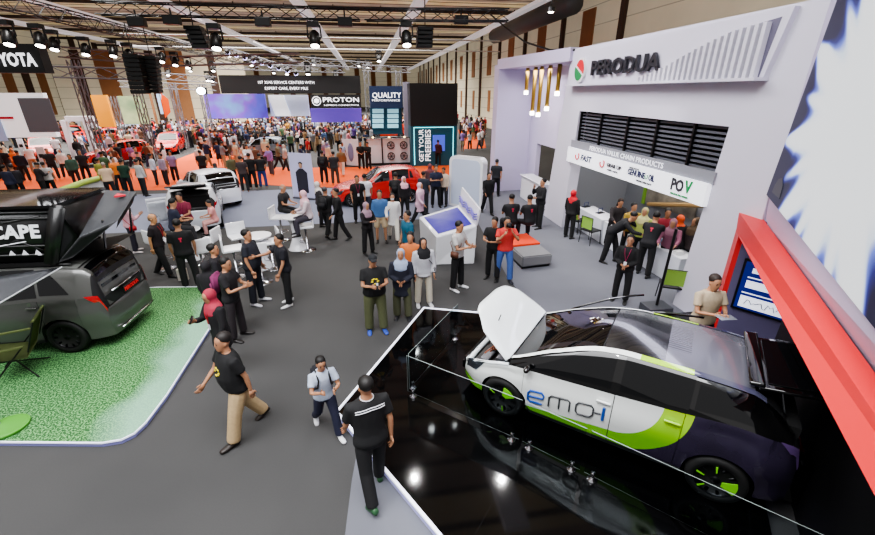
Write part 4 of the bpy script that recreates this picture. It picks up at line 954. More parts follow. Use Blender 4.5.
for px, py, rz, lab, cc in ((47, 158, -60, 'red pickup-like car by the white screen wall, leftmost of the red cars', REDC), (76, 142, -50, 'small red car half hidden behind the pink robe visitor', REDC), (104, 145, 200, 'red car behind the white info pillar left of centre', REDC), (122, 163, -150, 'red car nearest the orange carpet on the left stand', REDC),
                        (172, 152, -80, 'red car facing the camera beside two dark-dressed visitors', REDC), (189, 141, -100, 'red car behind the white info board near the silver tower', REDC), (150, 136, -70, 'small red car far back among the crowd', REDC),
                        (388, 138, 186, 'orange-red car on the stand above the wheel display', (222, 70, 44)), (402, 132, 190, 'orange-red car with raised bonnet behind the wheel display', (222, 78, 50)), (262, 158, 170, 'silver convertible shell seen behind three black-shirted men', (120, 136, 150)),
                        (330, 122, 175, 'white sports car beneath the violet screen', (206, 206, 220)), (306, 131, 185, 'pale grey car among the central crowd', (180, 186, 196)), (352, 124, 170, 'dark car under the violet banner', (70, 60, 96)), (215, 128, 185, 'pale blue car at the foot of the silver tower', (150, 170, 190)),
                        (372, 123, 180, 'black car behind the orange-red cars', (28, 28, 34)), (128, 140, 180, 'pale blue car left of the silver tower', (140, 164, 196))):
    simple_car('display_car', lab, px, py, rz, cc, bsh)
# ================================================================ FURNITURE, DISPLAYS, OVERHEAD RIGGING
def lbl_screen(o): return o
# touch kiosk
kx, ky = 2.2, 11.35
t = thing('touch_kiosk', 'white angular kiosk with sloping violet touchscreen on the dark carpet', 'kiosk', (kx, ky, 0))
c4 = [at(434, 262), at(472, 264), Vector((3.05, 12.35, 0)), Vector((1.55, 12.5, 0))]
tp4 = [at(437, 237, .88), at(477, 226, 1.12), at(459, 205, 1.22), at(419, 217, 1.0)]
b4 = [Vector((p.x, p.y, 0)) for p in (tp4[0], tp4[1], tp4[2], tp4[3])]
b4 = [a * .6 + b * .4 for a, b in zip(b4, [c4[0], c4[1], c4[2], c4[3]])]
bm = bmesh.new(); lo = [bm.verts.new(p) for p in b4]; hi = [bm.verts.new(p) for p in tp4]; bm.faces.new(lo[::-1]); bm.faces.new(hi)
for i in range(4): bm.faces.new([lo[i], lo[(i + 1) % 4], hi[(i + 1) % 4], hi[i]])
bmesh.ops.bevel(bm, geom=bm.edges[:], offset=.02, segments=2, affect='EDGES'); on_root(link('kiosk_body', bm, WHITEG), t)
kd = mat('kiosk_display', (40, 34, 130), .2, emit=.35); n = NT(kd); n.set('Emission Color', n.mix(n.noise(3, 3), srgb((30, 28, 96)), srgb((120, 110, 200))))
def quad_in(P_, a, b, c, d, up):          # a sub rectangle of a quad
    f = lambda u, v: (P_[0] * (1 - u) + P_[1] * u) * (1 - v) + (P_[3] * (1 - u) + P_[2] * u) * v + Vector((0, 0, up))
    return [f(a, c), f(b, c), f(b, d), f(a, d)]
bm = bmesh.new(); prism(bm, quad_in(tp4, .08, .92, .1, .9, .006), (0, 0, .01)); on_root(link('touchscreen', bm, kd), t)
bm = bmesh.new(); hb = [at(459, 206, 1.22), at(476, 226, 1.12)]
hdr = [hb[0], hb[1], hb[1] + Vector((.12, .12, .42)), hb[0] + Vector((.10, .12, .55))]
prism(bm, hdr, (.05, .04, 0)); o = on_root(link('header_panel', bm, WHITEG), t)
bm = bmesh.new()
for r_ in range(3): tube(bm, [hb[0] * (1 - u) + hb[1] * u + Vector((-.02 + .1 * .5, -.0, .16 + r_ * .07 + .04 * math.sin(u * 20))) + Vector((-.03, -.01, 0)) for u in [k / 14 for k in range(15)]], .022, 5)
on_root(link('wave_graphic', bm, mat('wave_violet', (120, 110, 190), .5)), t)
# tall white rounded slab
t = thing('display_slab', 'tall white rounded display slab behind the touchscreen kiosk', 'display', (3.9, 16.8, 0))
pA, pB = at(449, 205), at(481, 211); d = (pB - pA); L = d.length; d.normalize(); H_ = 2.1; pts = []
for k in range(9): a = R(180 - 90 * k / 8); pts.append((.25 + .25 * math.cos(a), H_ - .25 + .25 * math.sin(a)))
for k in range(9): a = R(90 - 90 * k / 8); pts.append((L - .25 + .25 * math.cos(a), H_ - .25 + .25 * math.sin(a)))
pts += [(L, 0), (0, 0)]
nn = Vector((-d.y, d.x, 0))
bm = bmesh.new(); prism(bm, [pA + d * a + Vector((0, 0, b)) for a, b in pts], nn * .35); on_root(link('slab_body', bm, WHITEG), t)
bm = bmesh.new(); prism(bm, [pA + d * (L / 2 + (a - L / 2) * .86) + Vector((0, 0, .1 + b * .9)) for a, b in pts], nn * -.012); on_root(link('slab_face', bm, mat('pale_blue_face', (196, 206, 226), .4)), t)
# dark tower
t = thing('promotion_tower', 'tall black square tower with cyan light frame reading GET YOUR FREEBIES', 'tower', (4.3, 28, 0))
bm = bmesh.new(); box(bm, (4.25, 28.4, 3.75), (3.0, 1.6, 2.5)); on_root(link('tower_upper', bm, mat('tower_black', (16, 17, 18), .5)), t)
bm = bmesh.new(); box(bm, (4.25, 28.4, 1.25), (3.0, 1.6, 2.5)); on_root(link('tower_lower', bm, mat('tower_teal', (16, 66, 80), .5, emit=.35)), t)
cy = mat('cyan_neon', (120, 225, 235), .4, emit=2.2)
bm = bmesh.new(); ya = 27.56; tube(bm, [(2.95, ya, .1), (2.95, ya, 2.42), (5.5, ya, 2.42), (5.5, ya, .1)], .03, 6); on_root(link('neon_frame', bm, cy), t)
for s_, x_, sz in (('GET YOUR', 3.42, .42), ('FREEBIES', 3.86, .52)):
    o = text('lettering', s_, sz, mat('white_letters', (240, 245, 250), .4, emit=1), None, .004, .004); frame(o, (x_, ya, 1.3), (0, 0, 1), (-1, 0, 0)); on_root(o, t)
bm = bmesh.new(); box(bm, (4.55, ya, 1.45), (.8, .04, 1.0)); on_root(link('tower_screen', bm, mat('screen_blue', (70, 90, 200), .3, emit=.9)), t)
# wheel display
t = thing('wheel_display', 'white wall panel in a black frame displaying four dark alloy wheels', 'display', (1.5, 28.6, 0))
bm = bmesh.new(); box(bm, (1.35, 28.7, .87), (2.9, .12, 1.6)); on_root(link('panel', bm, WHITE), t)
bm = bmesh.new(); 
for x in (-.12, .92, 2.84): box(bm, (x, 28.6, .9), (.08, .14, 1.75))
box(bm, (1.36, 28.6, 1.74), (3.1, .2, .08)); box(bm, (1.36, 28.6, .06), (3.1, .16, .1)); on_root(link('frame', bm, BLACK), t)
for x in (.35, 1.4, 2.4): bm = bmesh.new(); ell(bm, (x, 28.4, 1.78), (.07, .07, .05)); on_root(link('spot_lamp', bm, mat('warm_glow', (255, 220, 150), .4, emit=5)), t)
for i, (x, z) in enumerate(((1.5, 1.25), (2.35, 1.25), (1.5, .55), (2.35, .55))):
    w_ = thing('alloy_wheel', 'dark alloy wheel on the white display wall, %s' % ['upper left', 'upper right', 'lower left', 'lower right'][i], 'wheel', (x, 28.6, z), 0, 'wheels on the display wall')
    bm = bmesh.new(); M = Matrix.Rotation(R(90), 4, 'X'); lathe(bm, [(.25, -.04), (.25, .04), (.22, .06), (.205, .03), (.205, -.02)], 24, M, False); link('rim', bm, PLAST, w_, True)
    bm = bmesh.new()
    for k in range(6): a = k * math.pi / 3; tube(bm, [(0, -.03, 0), (.21 * math.cos(a), -.03, .21 * math.sin(a))], .018, 5)
    link('spokes', bm, PLAST, w_)
# roll-up banner with a portrait
def banner(px0, px1, py, h, label, m, name='banner_stand', z=0.0):
    a, b = at(px0, py[0], z), at(px1, py[1], z); d = b - a; L = d.length; rz = math.atan2(d.y, d.x)
    t = thing(name, label, 'banner', a, rz)
    bm = bmesh.new(); box(bm, (L / 2, 0, h / 2 + .04), (L, .02, h)); link('banner_panel', bm, m, t); link('base', bbox((L / 2, 0, .04), (L, .2, .08), .02), STEEL, t)
    return t, L
t, L = banner(294, 316, (198, 200), 2.0, 'pale violet roll-up banner with a printed young man in black, left of the red car', mat('banner_violet', (190, 190, 222), .6, emit=.1))
bm = bmesh.new(); ell(bm, (L / 2, -.035, 1.50), (.09, .012, .12)); p_ = link('portrait_face', bm, mat('print_skin', (190, 150, 120)), t, True)
bm = bmesh.new(); ell(bm, (L / 2, -.028, 1.59), (.11, .012, .08)); link('portrait_hair', bm, BLACK, t, True)
bm = bmesh.new(); prism(bm, [(L / 2 - .28, -.015, .3), (L / 2 - .3, -.015, 1.2), (L / 2 - .1, -.015, 1.37), (L / 2 + .1, -.015, 1.37), (L / 2 + .3, -.015, 1.2), (L / 2 + .28, -.015, .3)], (0, -.01, 0)); link('portrait_shirt', bm, mat('print_dark', (44, 42, 56)), t)
t, L = banner(344, 360, (166, 167), 1.7, 'white banner with a small printed figure, left of the wheel display', mat('banner_white', (226, 226, 234), .6))
bm = bmesh.new(); ell(bm, (L / 2, -.02, .9), (.22, .012, .6)); link('printed_figure', bm, mat('print_grey', (130, 136, 170)), t, True)
# info boards by the red cars
for (px0, px1, y0, h, lb_) in ((25, 28, 163, 1.6, 'slim white info board left of the leftmost red car'), (46, 53, 178, 1.7, 'slim white info board leaning by the orange carpet, in front of the leftmost red car'), (112, 118, 163, 1.6, 'slim white info board in front of the red car nearest the orange carpet'), (183, 187, 143, 1.5, 'slim white info board between the two far red cars'), (84, 87, 152, 1.3, 'white info board beside the pink robe visitor')):
    a = at(px0, y0); b = at(px1, y0); t = thing('info_board', lb_, 'board', a, 0, None); L = max(.35, (b - a).length)
    bm = bmesh.new(); box(bm, (L / 2, 0, h / 2), (L, .06, h)); link('board_panel', bm, WHITE, t); link('foot', bbox((L / 2, 0, .02), (L + .1, .35, .04), .01), STEEL, t)
    bm = bmesh.new(); box(bm, (L / 2, -.04, h * .72), (L * .6, .01, h * .12)); link('printed_block', bm, PLAST, t)
# tables and stools on the left
def pedestal_table(x, y, label, h=1.05, r=.36):
    t = thing('bar_table', label, 'table', (x, y, 0)); 
    bm = bmesh.new(); lathe(bm, [(r - .01, h - .04), (r, h - .03), (r, h - .005), (r - .01, h)], 32); link('tabletop', bm, WHITEG, t)
    bm = bmesh.new(); lathe(bm, [(.30, 0), (.30, .02), (.26, .05), (.16, .3), (.12, .55), (.15, .8), (.24, h - .05)], 24); link('pedestal', bm, WHITEG, t, True); return t
def stool(x, y, rz, label, h=.72):
    t = thing('bar_stool', label, 'stool', (x, y, 0), R(rz), 'white bar stools round the bar tables')
    bm = bmesh.new(); lathe(bm, [(.21, 0), (.21, .012), (.06, .03), (.025, .06), (.025, h - .05)], 20); link('base', bm, CHROME, t, True)
    link('seat', bbox((0, 0, h), (.40, .42, .05), .02, 3), WHITEG, t, True)
    link('backrest', bbox((-.19, 0, h + .17), (.04, .42, .32), .018, 3), WHITEG, t, True)
    bm = bmesh.new(); tube(bm, [(.17 * math.cos(R(a)), .17 * math.sin(R(a)), .28) for a in range(-100, 101, 20)], .01, 6); link('footrest', bm, CHROME, t); t.scale = (1.2, 1.2, 1.08); return t
T1, T2, T3 = [Vector((p.x, p.y, 0)) for p in (at(294, 216, 1.05), at(257, 235, .95), at(186, 229, .9))]
pedestal_table(T1.x, T1.y, 'tall white bar table farthest from camera, beside the seated pink hijab visitor'); pedestal_table(T2.x, T2.y, 'white bar table in the middle, behind the large man in black', .95); pedestal_table(T3.x, T3.y, 'white bar table behind the white car boot where four people sit', .9)
for i, (px, py, rz, lab) in enumerate(((283, 240, -10, 'white bar stool left of the farthest bar table'), (308, 250, 190, 'white bar stool right of the farthest bar table'), (244, 262, -60, 'white bar stool behind the middle bar table, back to the cars'), (238, 276, 20, 'white bar stool left of the middle bar table'), (263, 282, 100, 'white bar stool in front of the middle bar table'), (274, 268, 200, 'white bar stool right of the middle bar table'),
                                       (166, 268, 50, 'white bar stool under the man in navy'), (214, 262, 170, 'white bar stool under the child in pink'), (186, 248, -80, 'white bar stool under the man with red lanyard'), (206, 278, 120, 'white bar stool with its back to the staff member in black'))):
    p = at(px, py); stool(p.x, p.y, rz, lab, .72 if i != 7 else .62)
o = link('paper_bag', bbox((0, 0, .16), (.22, .12, .32), .006, 1), mat('kraft_white', (214, 208, 196), .8)); o.location = at(184, 280); tag(o, 'pale paper bag standing on the floor behind the staff member in black', 'bag')
o = link('brochure', bbox((0, 0, .004), (.30, .22, .008), .002, 1), WHITE); o.location = (T3.x - .05, T3.y, .905); o.rotation_euler.z = .4; tag(o, 'open white brochure lying on the bar table behind the white car', 'brochure')
# bench
t = thing('bench', 'low grey upholstered bench with an orange cushion end', 'bench', (4.3, 10.6, 0))
P4 = [at(511, 252), at(531, 274), at(551, 268), at(531, 246)]
P4 = [Vector((3.85, 11.7, 0)), Vector((3.95, 9.95, 0)), Vector((4.85, 10.05, 0)), Vector((4.75, 11.85, 0))]
bm = bmesh.new(); prism(bm, [p + Vector((0, 0, .08)) for p in P4], (0, 0, .30)); bmesh.ops.bevel(bm, geom=bm.edges[:], offset=.03, segments=2, affect='EDGES'); on_root(link('seat_block', bm, mat('bench_grey', (122, 122, 124), .8)), t)
bm = bmesh.new(); ce = sum(P4, Vector()) / 4; prism(bm, [ce + (p - ce) * .92 for p in P4], (0, 0, .09)); on_root(link('plinth', bm, BLACK), t)
bm = bmesh.new(); prism(bm, [Vector((3.92, 11.65, .385)), Vector((3.95, 10.75, .385)), Vector((4.8, 10.85, .385)), Vector((4.72, 11.75, .385))], (0, 0, .05)); on_root(link('cushion', bm, mat('cushion_orange', (226, 70, 34), .8)), t)
# booth tables, chairs, small objects
def long_table(x, y0, y1, label, wdt=.62):
    t = thing('counter_table', label, 'table', (x, (y0 + y1) / 2, 0))
    L = abs(y1 - y0); link('tabletop', bbox((0, 0, .745), (wdt, L, .03), .008), WHITE, t)
    bm = bmesh.new(); box(bm, (-wdt / 2 + .01, 0, .38), (.02, L - .02, .72)); box(bm, (0, -L / 2 + .01, .38), (wdt, .02, .72)); box(bm, (0, L / 2 - .01, .38), (wdt, .02, .72)); link('cloth_skirt', bm, mat('table_cloth', (206, 208, 216), .8), t); return t
long_table(7.5, 13.4, 11.7, 'long white table nearest the red hijab visitor, with small models on it'); long_table(7.5, 11.6, 10.1, 'middle long white table inside the booth opening'); long_table(7.65, 9.9, 8.3, 'near long white table crowded with customers')
def office_chair(px, py, rz, label):
    p = at(px, py); t = thing('mesh_chair', label, 'chair', p, R(rz), 'green mesh chairs by the tables')
    link('seat', bbox((0, 0, .45), (.44, .46, .04), .015), PLAST, t)
    bm = bmesh.new(); box(bm, (-.22, 0, .70), (.02, .42, .36)); link('backrest', bm, mat('mesh_green', (130, 170, 70), .7), t)
    for sx_ in (-.2, .2):
        for sy_ in (-.21, .21): bm = bmesh.new(); tube(bm, [(sx_ * 1.15, sy_ * 1.1, 0), (sx_, sy_, .45)], .012, 6); link('leg', bm, BLACK, t)
    bm = bmesh.new(); tube(bm, [(-.22, -.22, .42), (-.24, -.22, .9), (-.24, .22, .9), (-.22, .22, .42)], .014, 6); link('back_frame', bm, BLACK, t)
    return t
office_chair(589, 243, 20, 'green mesh chair with black frame in front of the middle table'); office_chair(575, 232, 30, 'dark mesh chair beside the red hijab visitor'); office_chair(667, 302, 60, 'green mesh chair beside the black display post')
for px, py, lab in ((586, 207, 'left'), (600, 213, 'right')):
    p = at(px, py, .76); t = thing('display_model', 'small dark product model on the white table, %s one' % lab, 'model', p, .4)
    bm = bmesh.new(); tube(bm, [(-.1, 0, 0), (-.1, 0, .16), (.1, 0, .16), (.1, 0, 0)], .012, 5); link('model_frame', bm, mat('model_blue', (60, 70, 120), .4), t); link('model_base', bbox((0, 0, .01), (.3, .16, .02), .004), PLAST, t)
random.seed(5)
for k in range(9):
    o = link('bottle' if k % 3 else 'paper_box', bbox((0, 0, .09 if k % 3 else .05), (.06, .06, .18) if k % 3 else (.2, .16, .1), .012), mat(('bottle_white', 'bottle_green', 'bottle_blue')[k % 3], ((225, 225, 225), (90, 150, 90), (150, 180, 210))[k % 3], .3))
    o.location = (7.48 + (k % 2) * .25, 8.6 + k * .34, .76); tag(o, ['white carton lying on the booth tables among the customers', 'green bottle standing on the booth tables', 'pale blue bottle standing on the booth tables'][k % 3], ['box', 'bottle', 'bottle'][k % 3], ['cartons on the booth tables', 'green bottles on the booth tables', 'blue bottles on the booth tables'][k % 3])
# leaning post with a heavy foot
t = thing('display_post', 'black slanted post on a grey square foot before the booth pillar', 'post', at(655, 312)); link('foot', bbox((0, 0, .09), (.55, .4, .18), .02), mat('foot_grey', (66, 68, 74), .6), t)
bm = bmesh.new(); tube(bm, [(0, 0, .18), (.10, .06, 1.9)], .03, 8); link('post', bm, BLACK, t)
# wall mural inside the booth
t = thing('wall_poster', 'large photo poster with green border and diagonal wood strip inside the booth', 'poster', (9.6, 12.3, .8))
mm = mat('poster_photo', (90, 90, 80), .6); n = NT(mm); n.set('Base Color', n.mix(n.noise(2.5, 4), srgb((44, 46, 44)), srgb((196, 186, 170))))
bm = bmesh.new(); box(bm, (9.66, 12.0, 1.75), (.04, 2.4, 1.7)); on_root(link('poster_sheet', bm, mm), t); bm = bmesh.new(); box(bm, (9.64, 13.3, 1.75), (.05, .14, 1.9)); on_root(link('poster_border', bm, mat('lime_border', (140, 190, 70), .6)), t)
bm = bmesh.new(); tube(bm, [(9.5, 12.8, .9), (9.5, 8.6, 1.9)], .07, 6); on_root(link('wood_strip', bm, mat('oak_strip', (186, 150, 100), .7)), t)
# camping set on the turf
t = thing('camping_chair', 'olive green folding camping chair on the turf beside the dark car', 'chair', at(22, 372, .08), R(200))
OL = mat('olive_canvas', (96, 106, 62), .85, bump=.2)
bm = bmesh.new(); rings(bm, [], 4) if 0 else None
def sheet(bm, P_, sag=0, nu=6, nv=6, th=.012):
    G_ = [[None] * (nv + 1) for _ in range(nu + 1)]
    for i in range(nu + 1):
        for j in range(nv + 1):
            u, v_ = i / nu, j / nv; p = (P_[0] * (1 - u) + P_[1] * u) * (1 - v_) + (P_[3] * (1 - u) + P_[2] * u) * v_
            G_[i][j] = bm.verts.new(p - Vector((0, 0, sag * math.sin(u * math.pi) * math.sin(v_ * math.pi))))
    for i in range(nu):
        for j in range(nv): bm.faces.new([G_[i][j], G_[i + 1][j], G_[i + 1][j + 1], G_[i][j + 1]])
    if th: bmesh.ops.solidify(bm, geom=bm.faces[:], thickness=th)
V = Vector
sheet(bm, [V((-.25, -.3, .38)), V((.3, -.32, .46)), V((.3, .32, .46)), V((-.25, .3, .38))], .05); link('seat', bm, OL, t, True)
bm = bmesh.new(); sheet(bm, [V((-.25, -.3, .40)), V((-.25, .3, .40)), V((-.48, .31, .98)), V((-.48, -.31, .98))], .0); link('backrest', bm, OL, t, True)
bm = bmesh.new(); tube(bm, [(-.49, -.32, 1.0), (-.49, .32, 1.0)], .02, 6); link('back_hem', bm, OL, t)
for (a, b) in (((-.3, -.32, 0), (.3, .32, .46)), ((-.3, .32, 0), (.3, -.32, .46)), ((.3, -.32, 0), (-.27, -.32, .62)), ((.3, .32, 0), (-.27, .32, .62))): bm = bmesh.new(); tube(bm, [a, b], .012, 6); link('leg', bm, BLACK, t)
for sd in (1, -1): bm = bmesh.new(); tube(bm, [(-.3, sd * .33, .5), (-.5, sd * .33, 1.0)], .012, 6); link('back_post', bm, BLACK, t); 
for sd in (1, -1): bm = bmesh.new(); box(bm, (.0, sd * .34, .62), (.55, .06, .02)); link('armrest', bm, OL, t)
t = thing('round_side_table', 'round green disc base with slim chrome pole at the left edge of turf', 'table', at(8, 428, .08))
bm = bmesh.new(); lathe(bm, [(.24, 0), (.25, .02), (.25, .04), (.22, .05)], 28); link('base_disc', bm, mat('leaf_green_disc', (84, 150, 56), .5), t); 
bm = bmesh.new(); tube(bm, [(-.12, .05, .05), (-.30, .25, .62)], .014, 6); link('pole', bm, CHROME, t)
# lime edged grey platform near the tent
t = thing('lime_counter', 'grey counter panel with fat lime green rounded edge behind the tent', 'counter', at(82, 196))
pa_, pb_ = at(62, 190, .95), at(101, 178, .95)
bm = bmesh.new(); tube(bm, [pa_, pa_ * .5 + pb_ * .5 + V((0, 0, .04)), pb_], .12, 10); on_root(link('lime_edge', bm, mat('lime_vinyl', (176, 204, 96), .5), None, True), t)
bm = bmesh.new(); prism(bm, [pa_, pb_, V((pb_.x, pb_.y, 0)), V((pa_.x, pa_.y, 0))], (.05, .05, 0)); prism(bm, [pa_, pb_, at(106, 192, .6), at(70, 192, .6)], (0, 0, -.05)); on_root(link('counter_panel', bm, mat('counter_grey', (120, 122, 126), .6)), t)
# roof tent on the left car (in the car's own direction)
tent = thing('roof_tent', 'black soft roof tent with white ESCAPE lettering on the dark car', 'tent', (mc.x, mc.y, 0), mrz)
TB = mat('tent_fabric_black', (20, 20, 21), .38, bump=.5, nscale=4, coat=.15); TG = mat('awning_grey', (92, 94, 99), .6, bump=.4, nscale=5)
bm = bmesh.new(); prism(bm, [(1.9, -.75, 1.76), (-1.35, -.75, 1.76), (-1.80, -.75, 2.74), (1.9, -.75, 2.74)], (0, 1.33, 0)); bmesh.ops.recalc_face_normals(bm, faces=bm.faces[:]); bmesh.ops.bevel(bm, geom=bm.edges[:], offset=.05, segments=3, affect='EDGES'); link('tent_body', bm, TB, tent, True)
bm = bmesh.new(); prism(bm, [(-1.28, .56, 1.74), (-1.50, .56, 1.72), (-1.97, .56, 2.76), (-1.72, .56, 2.80)], (0, .10, 0)); bmesh.ops.recalc_face_normals(bm, faces=bm.faces[:]); bmesh.ops.bevel(bm, geom=bm.edges[:], offset=.04, segments=3, affect='EDGES'); link('tent_corner', bm, TB, tent, True)
bm = bmesh.new(); box(bm, (.25, -.08, 1.76), (3.3, 1.42, .07)); box(bm, (.1, -.08, 2.76), (3.75, 1.42, .05)); link('tent_shell', bm, BLACKG, tent)
bm = bmesh.new()
for z in (1.92, 2.08, 2.56, 2.66): tube(bm, [(1.8, .585, z), (.4, .595, z + .02), (-1.42 - (z - 1.9) * .3, .585, z)], .022, 6)
tube(bm, [(-.4, .59, 2.66), (-.9, .60, 2.5), (-1.5, .59, 2.6)], .014, 5); tube(bm, [(-.5, .59, 1.95), (-1.0, .60, 2.2), (-1.4, .59, 1.98)], .014, 5)
link('tent_piping', bm, TB, tent, True)
o = text('lettering', 'ESCAPE', .31, mat('tent_white', (225, 228, 232), .5, emit=.2), None, .004, .012, .15, 1.05); o.parent = tent
o.matrix_local = Matrix(((-1, 0, 0, -.86), (0, 0, 1, .60), (0, 1, 0, 2.33), (0, 0, 0, 1)))
bm = bmesh.new(); tube(bm, [(.2, .605, 2.06), (-.7, .605, 2.10), (-1.15, .605, 2.17)], .010, 4); link('white_line', bm, WHITE, tent)
for k in range(3): bm = bmesh.new(); prism(bm, [(-.80 - k * .2, .595, 1.92), (-.92 - k * .2, .595, 1.92), (-.86 - k * .2, .595, 2.02)], (0, .01, 0)); link('tent_symbol', bm, WHITE, tent)
bm = bmesh.new(); sheet(bm, [V((-2.0, .62, 2.22)), V((-2.62, .5, 2.46)), V((-2.35, -.72, 2.70)), V((-1.8, -.75, 2.74))], .06); link('rear_fly', bm, TG, tent, True)
bm = bmesh.new(); sheet(bm, [V((-2.0, .62, 2.22)), V((-1.5, .6, 1.76)), V((-1.75, .58, 1.84)), V((-2.62, .5, 2.46))], .02); link('rear_fly_side', bm, mat('fly_dark', (36, 37, 39), .5, bump=.4, nscale=5), tent, True)
bm = bmesh.new(); sheet(bm, [V((-2.62, .5, 2.46)), V((-2.52, .45, 2.30)), V((-2.28, -.65, 2.5)), V((-2.35, -.72, 2.70))], .02); link('rear_fly_hem', bm, mat('fly_dark', (36, 37, 39)), tent, True)
bm = bmesh.new(); prism(bm, [(-2.12, -.40, 2.66), (-2.26, -.52, 2.66), (-2.10, -.56, 2.68)], (0, 0, .03)); link('red_tag', bm, REDI, tent)
bm = bmesh.new(); sheet(bm, [V((-1.80, .60, 2.74)), V((-2.0, .62, 2.22)), V((-1.5, .6, 1.76)), V((-1.45, .58, 2.0))], .0); link('rear_wall_fabric', bm, mat('fly_dark', (36, 37, 39)), tent, True)
bm = bmesh.new(); sheet(bm, [V((-1.36, -.6, 1.78)), V((-2.2, -.62, 1.9)), V((-2.2, .3, 1.9)), V((-1.36, .5, 1.78))], .02); link('rear_board', bm, TB, tent)
bm = bmesh.new()
for y in (-.55, .3): tube(bm, [(-2.15, y, 1.9), (-2.25, y, 2.42)], .02, 5)
link('fly_pole', bm, CHROME, tent)
# side awning at lower left
t = thing('side_awning', 'dark grey awning sheet with pale hem stretched from the tent over the turf', 'awning', (mc.x, mc.y - 1, 1.7))
aw = [at(62, 267, 1.82), at(-60, 285, 1.9), at(-60, 335, 1.62), at(0, 303, 1.66)]
bm = bmesh.new(); sheet(bm, aw, .04); on_root(link('awning_sheet', bm, TG, None, True), t); bm = bmesh.new(); tube(bm, [aw[0], aw[3], aw[2]], .012, 5); on_root(link('awning_hem', bm, mat('hem_grey', (170, 172, 176), .6)), t)
bm = bmesh.new(); tube(bm, [(aw[2].x, aw[2].y, .08), tuple(aw[2])], .014, 6); on_root(link('awning_pole', bm, CHROME), t)

# ---------------------------------------------------------------- signs and screens far down the hall
def panel(name, label, cat, p0, p1, Y, m, dep=.25, part='panel', root=None):
    a, b = atY(*p0, Y), atY(*p1, Y); x0, x1, z0, z1 = min(a.x, b.x), max(a.x, b.x), min(a.z, b.z), max(a.z, b.z)
    t = root or thing(name, label, cat, ((x0 + x1) / 2, Y, max(0, z0)))
    bm = bmesh.new(); box(bm, ((x0 + x1) / 2, Y + dep / 2, (z0 + z1) / 2), (x1 - x0, dep, z1 - z0)); on_root(link(part, bm, m), t); return t
def ftext(root, s, px0, px1, py, Y, size, m, off=.0):
    o = text('lettering', s, size, m, None, .01, off); xs = [v.co.x for v in o.data.vertices]; a, b = atY(px0, py, Y), atY(px1, py, Y)
    frame(o, ((a.x + b.x) / 2, Y - .03, a.z), (1, 0, 0), (0, 0, 1), (b.x - a.x) / (max(xs) - min(xs)), 1); on_root(o, root); return o
LETW = mat('letters_lit', (245, 245, 250), .4, emit=1.2); SIGNB = mat('sign_black', (18, 18, 20), .5)
t = panel('hanging_sign', 'black hanging sign box with white lettering reading TOYOTA at upper left', 'sign', (-22, 43), (46, 73), 20, SIGNB, .5)
ftext(t, 'TOYOTA', -20, 36, 60, 20, .62, LETW, .02)
t = panel('led_banner', 'wide black hanging LED banner about service centers and expert care', 'sign', (218, 75), (361, 93.5), 45, SIGNB, .6)
ftext(t, '107 3S/4S SERVICE CENTERS WITH', 258, 314, 82.5, 44.98, .36, LETW, 0); ftext(t, 'EXPERT CARE, EVERY MILE', 265, 308, 88.5, 44.98, .36, LETW, 0)
t = panel('brand_sign', 'black sign with white round emblem and PROTON lettering under the LED banner', 'sign', (310, 94.5), (361, 108), 44.6, SIGNB, .6)
ftext(t, 'PROTON', 323, 359, 100, 44.58, .60, LETW, .006); ftext(t, 'INSPIRING CONNECTIONS', 324, 359, 105.3, 44.58, .2, LETW)
c = atY(316.5, 101, 44.5); bm = bmesh.new(); lathe(bm, [(.42, 0), (.42, .04), (.36, .04), (.36, 0)], 24, Matrix.Translation(c) @ Matrix.Rotation(R(90), 4, 'X'), False); o = on_root(link('emblem_ring', bm, LETW), t); bm = bmesh.new(); ell(bm, c, (.26, .03, .22)); on_root(link('emblem_head', bm, LETW), t)
pan = mat('led_landscape', (90, 60, 180), .5); n = NT(pan); vv = n.noise(.35, 3)
r_ = n.nt.nodes.new('ShaderNodeValToRGB'); e = r_.color_ramp.elements; e[0].position = .3; e[0].color = srgb((40, 40, 120)); e[1].position = .75; e[1].color = srgb((120, 200, 225)); q = e.new(.48); q.color = srgb((84, 96, 200)); q = e.new(.6); q.color = srgb((150, 90, 205))
n.nt.links.new(vv, r_.inputs[0]); n.set('Emission Color', r_.outputs[0]); n.set('Emission Strength', .9)
panel('led_wall', 'far blue and violet LED wall with a landscape under the black banner', 'screen', (203, 94), (268, 118), 47, pan)
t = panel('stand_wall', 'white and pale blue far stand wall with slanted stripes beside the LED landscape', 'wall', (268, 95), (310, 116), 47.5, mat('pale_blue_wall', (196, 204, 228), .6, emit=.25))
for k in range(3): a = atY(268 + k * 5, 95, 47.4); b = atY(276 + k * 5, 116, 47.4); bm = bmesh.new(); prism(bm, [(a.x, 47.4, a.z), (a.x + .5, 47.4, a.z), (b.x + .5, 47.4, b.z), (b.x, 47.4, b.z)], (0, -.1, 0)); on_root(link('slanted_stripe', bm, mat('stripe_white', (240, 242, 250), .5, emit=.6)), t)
panel('led_wall', 'low violet LED wall beneath the PROTON sign', 'screen', (310, 108.5), (362, 122), 47, mat('violet_led', (96, 70, 170), .5, emit=.8))
t = panel('brand_sign', 'navy hanging sign panel reading QUALITY right of the PROTON sign', 'sign', (369, 86), (403, 108), 40, mat('navy_sign', (26, 40, 70), .5, emit=.15), .4)
ftext(t, 'QUALITY', 372, 401, 95.5, 39.98, .62, LETW, .006); ftext(t, 'PERFORMANCE', 372, 400, 100.5, 39.98, .24, LETW)
t = panel('stand_pavilion', 'dark teal two-level stand with lit windows beneath the QUALITY sign', 'stand', (370, 108), (402, 134), 40.5, mat('teal_stand', (28, 66, 84), .5, emit=.2), 2)
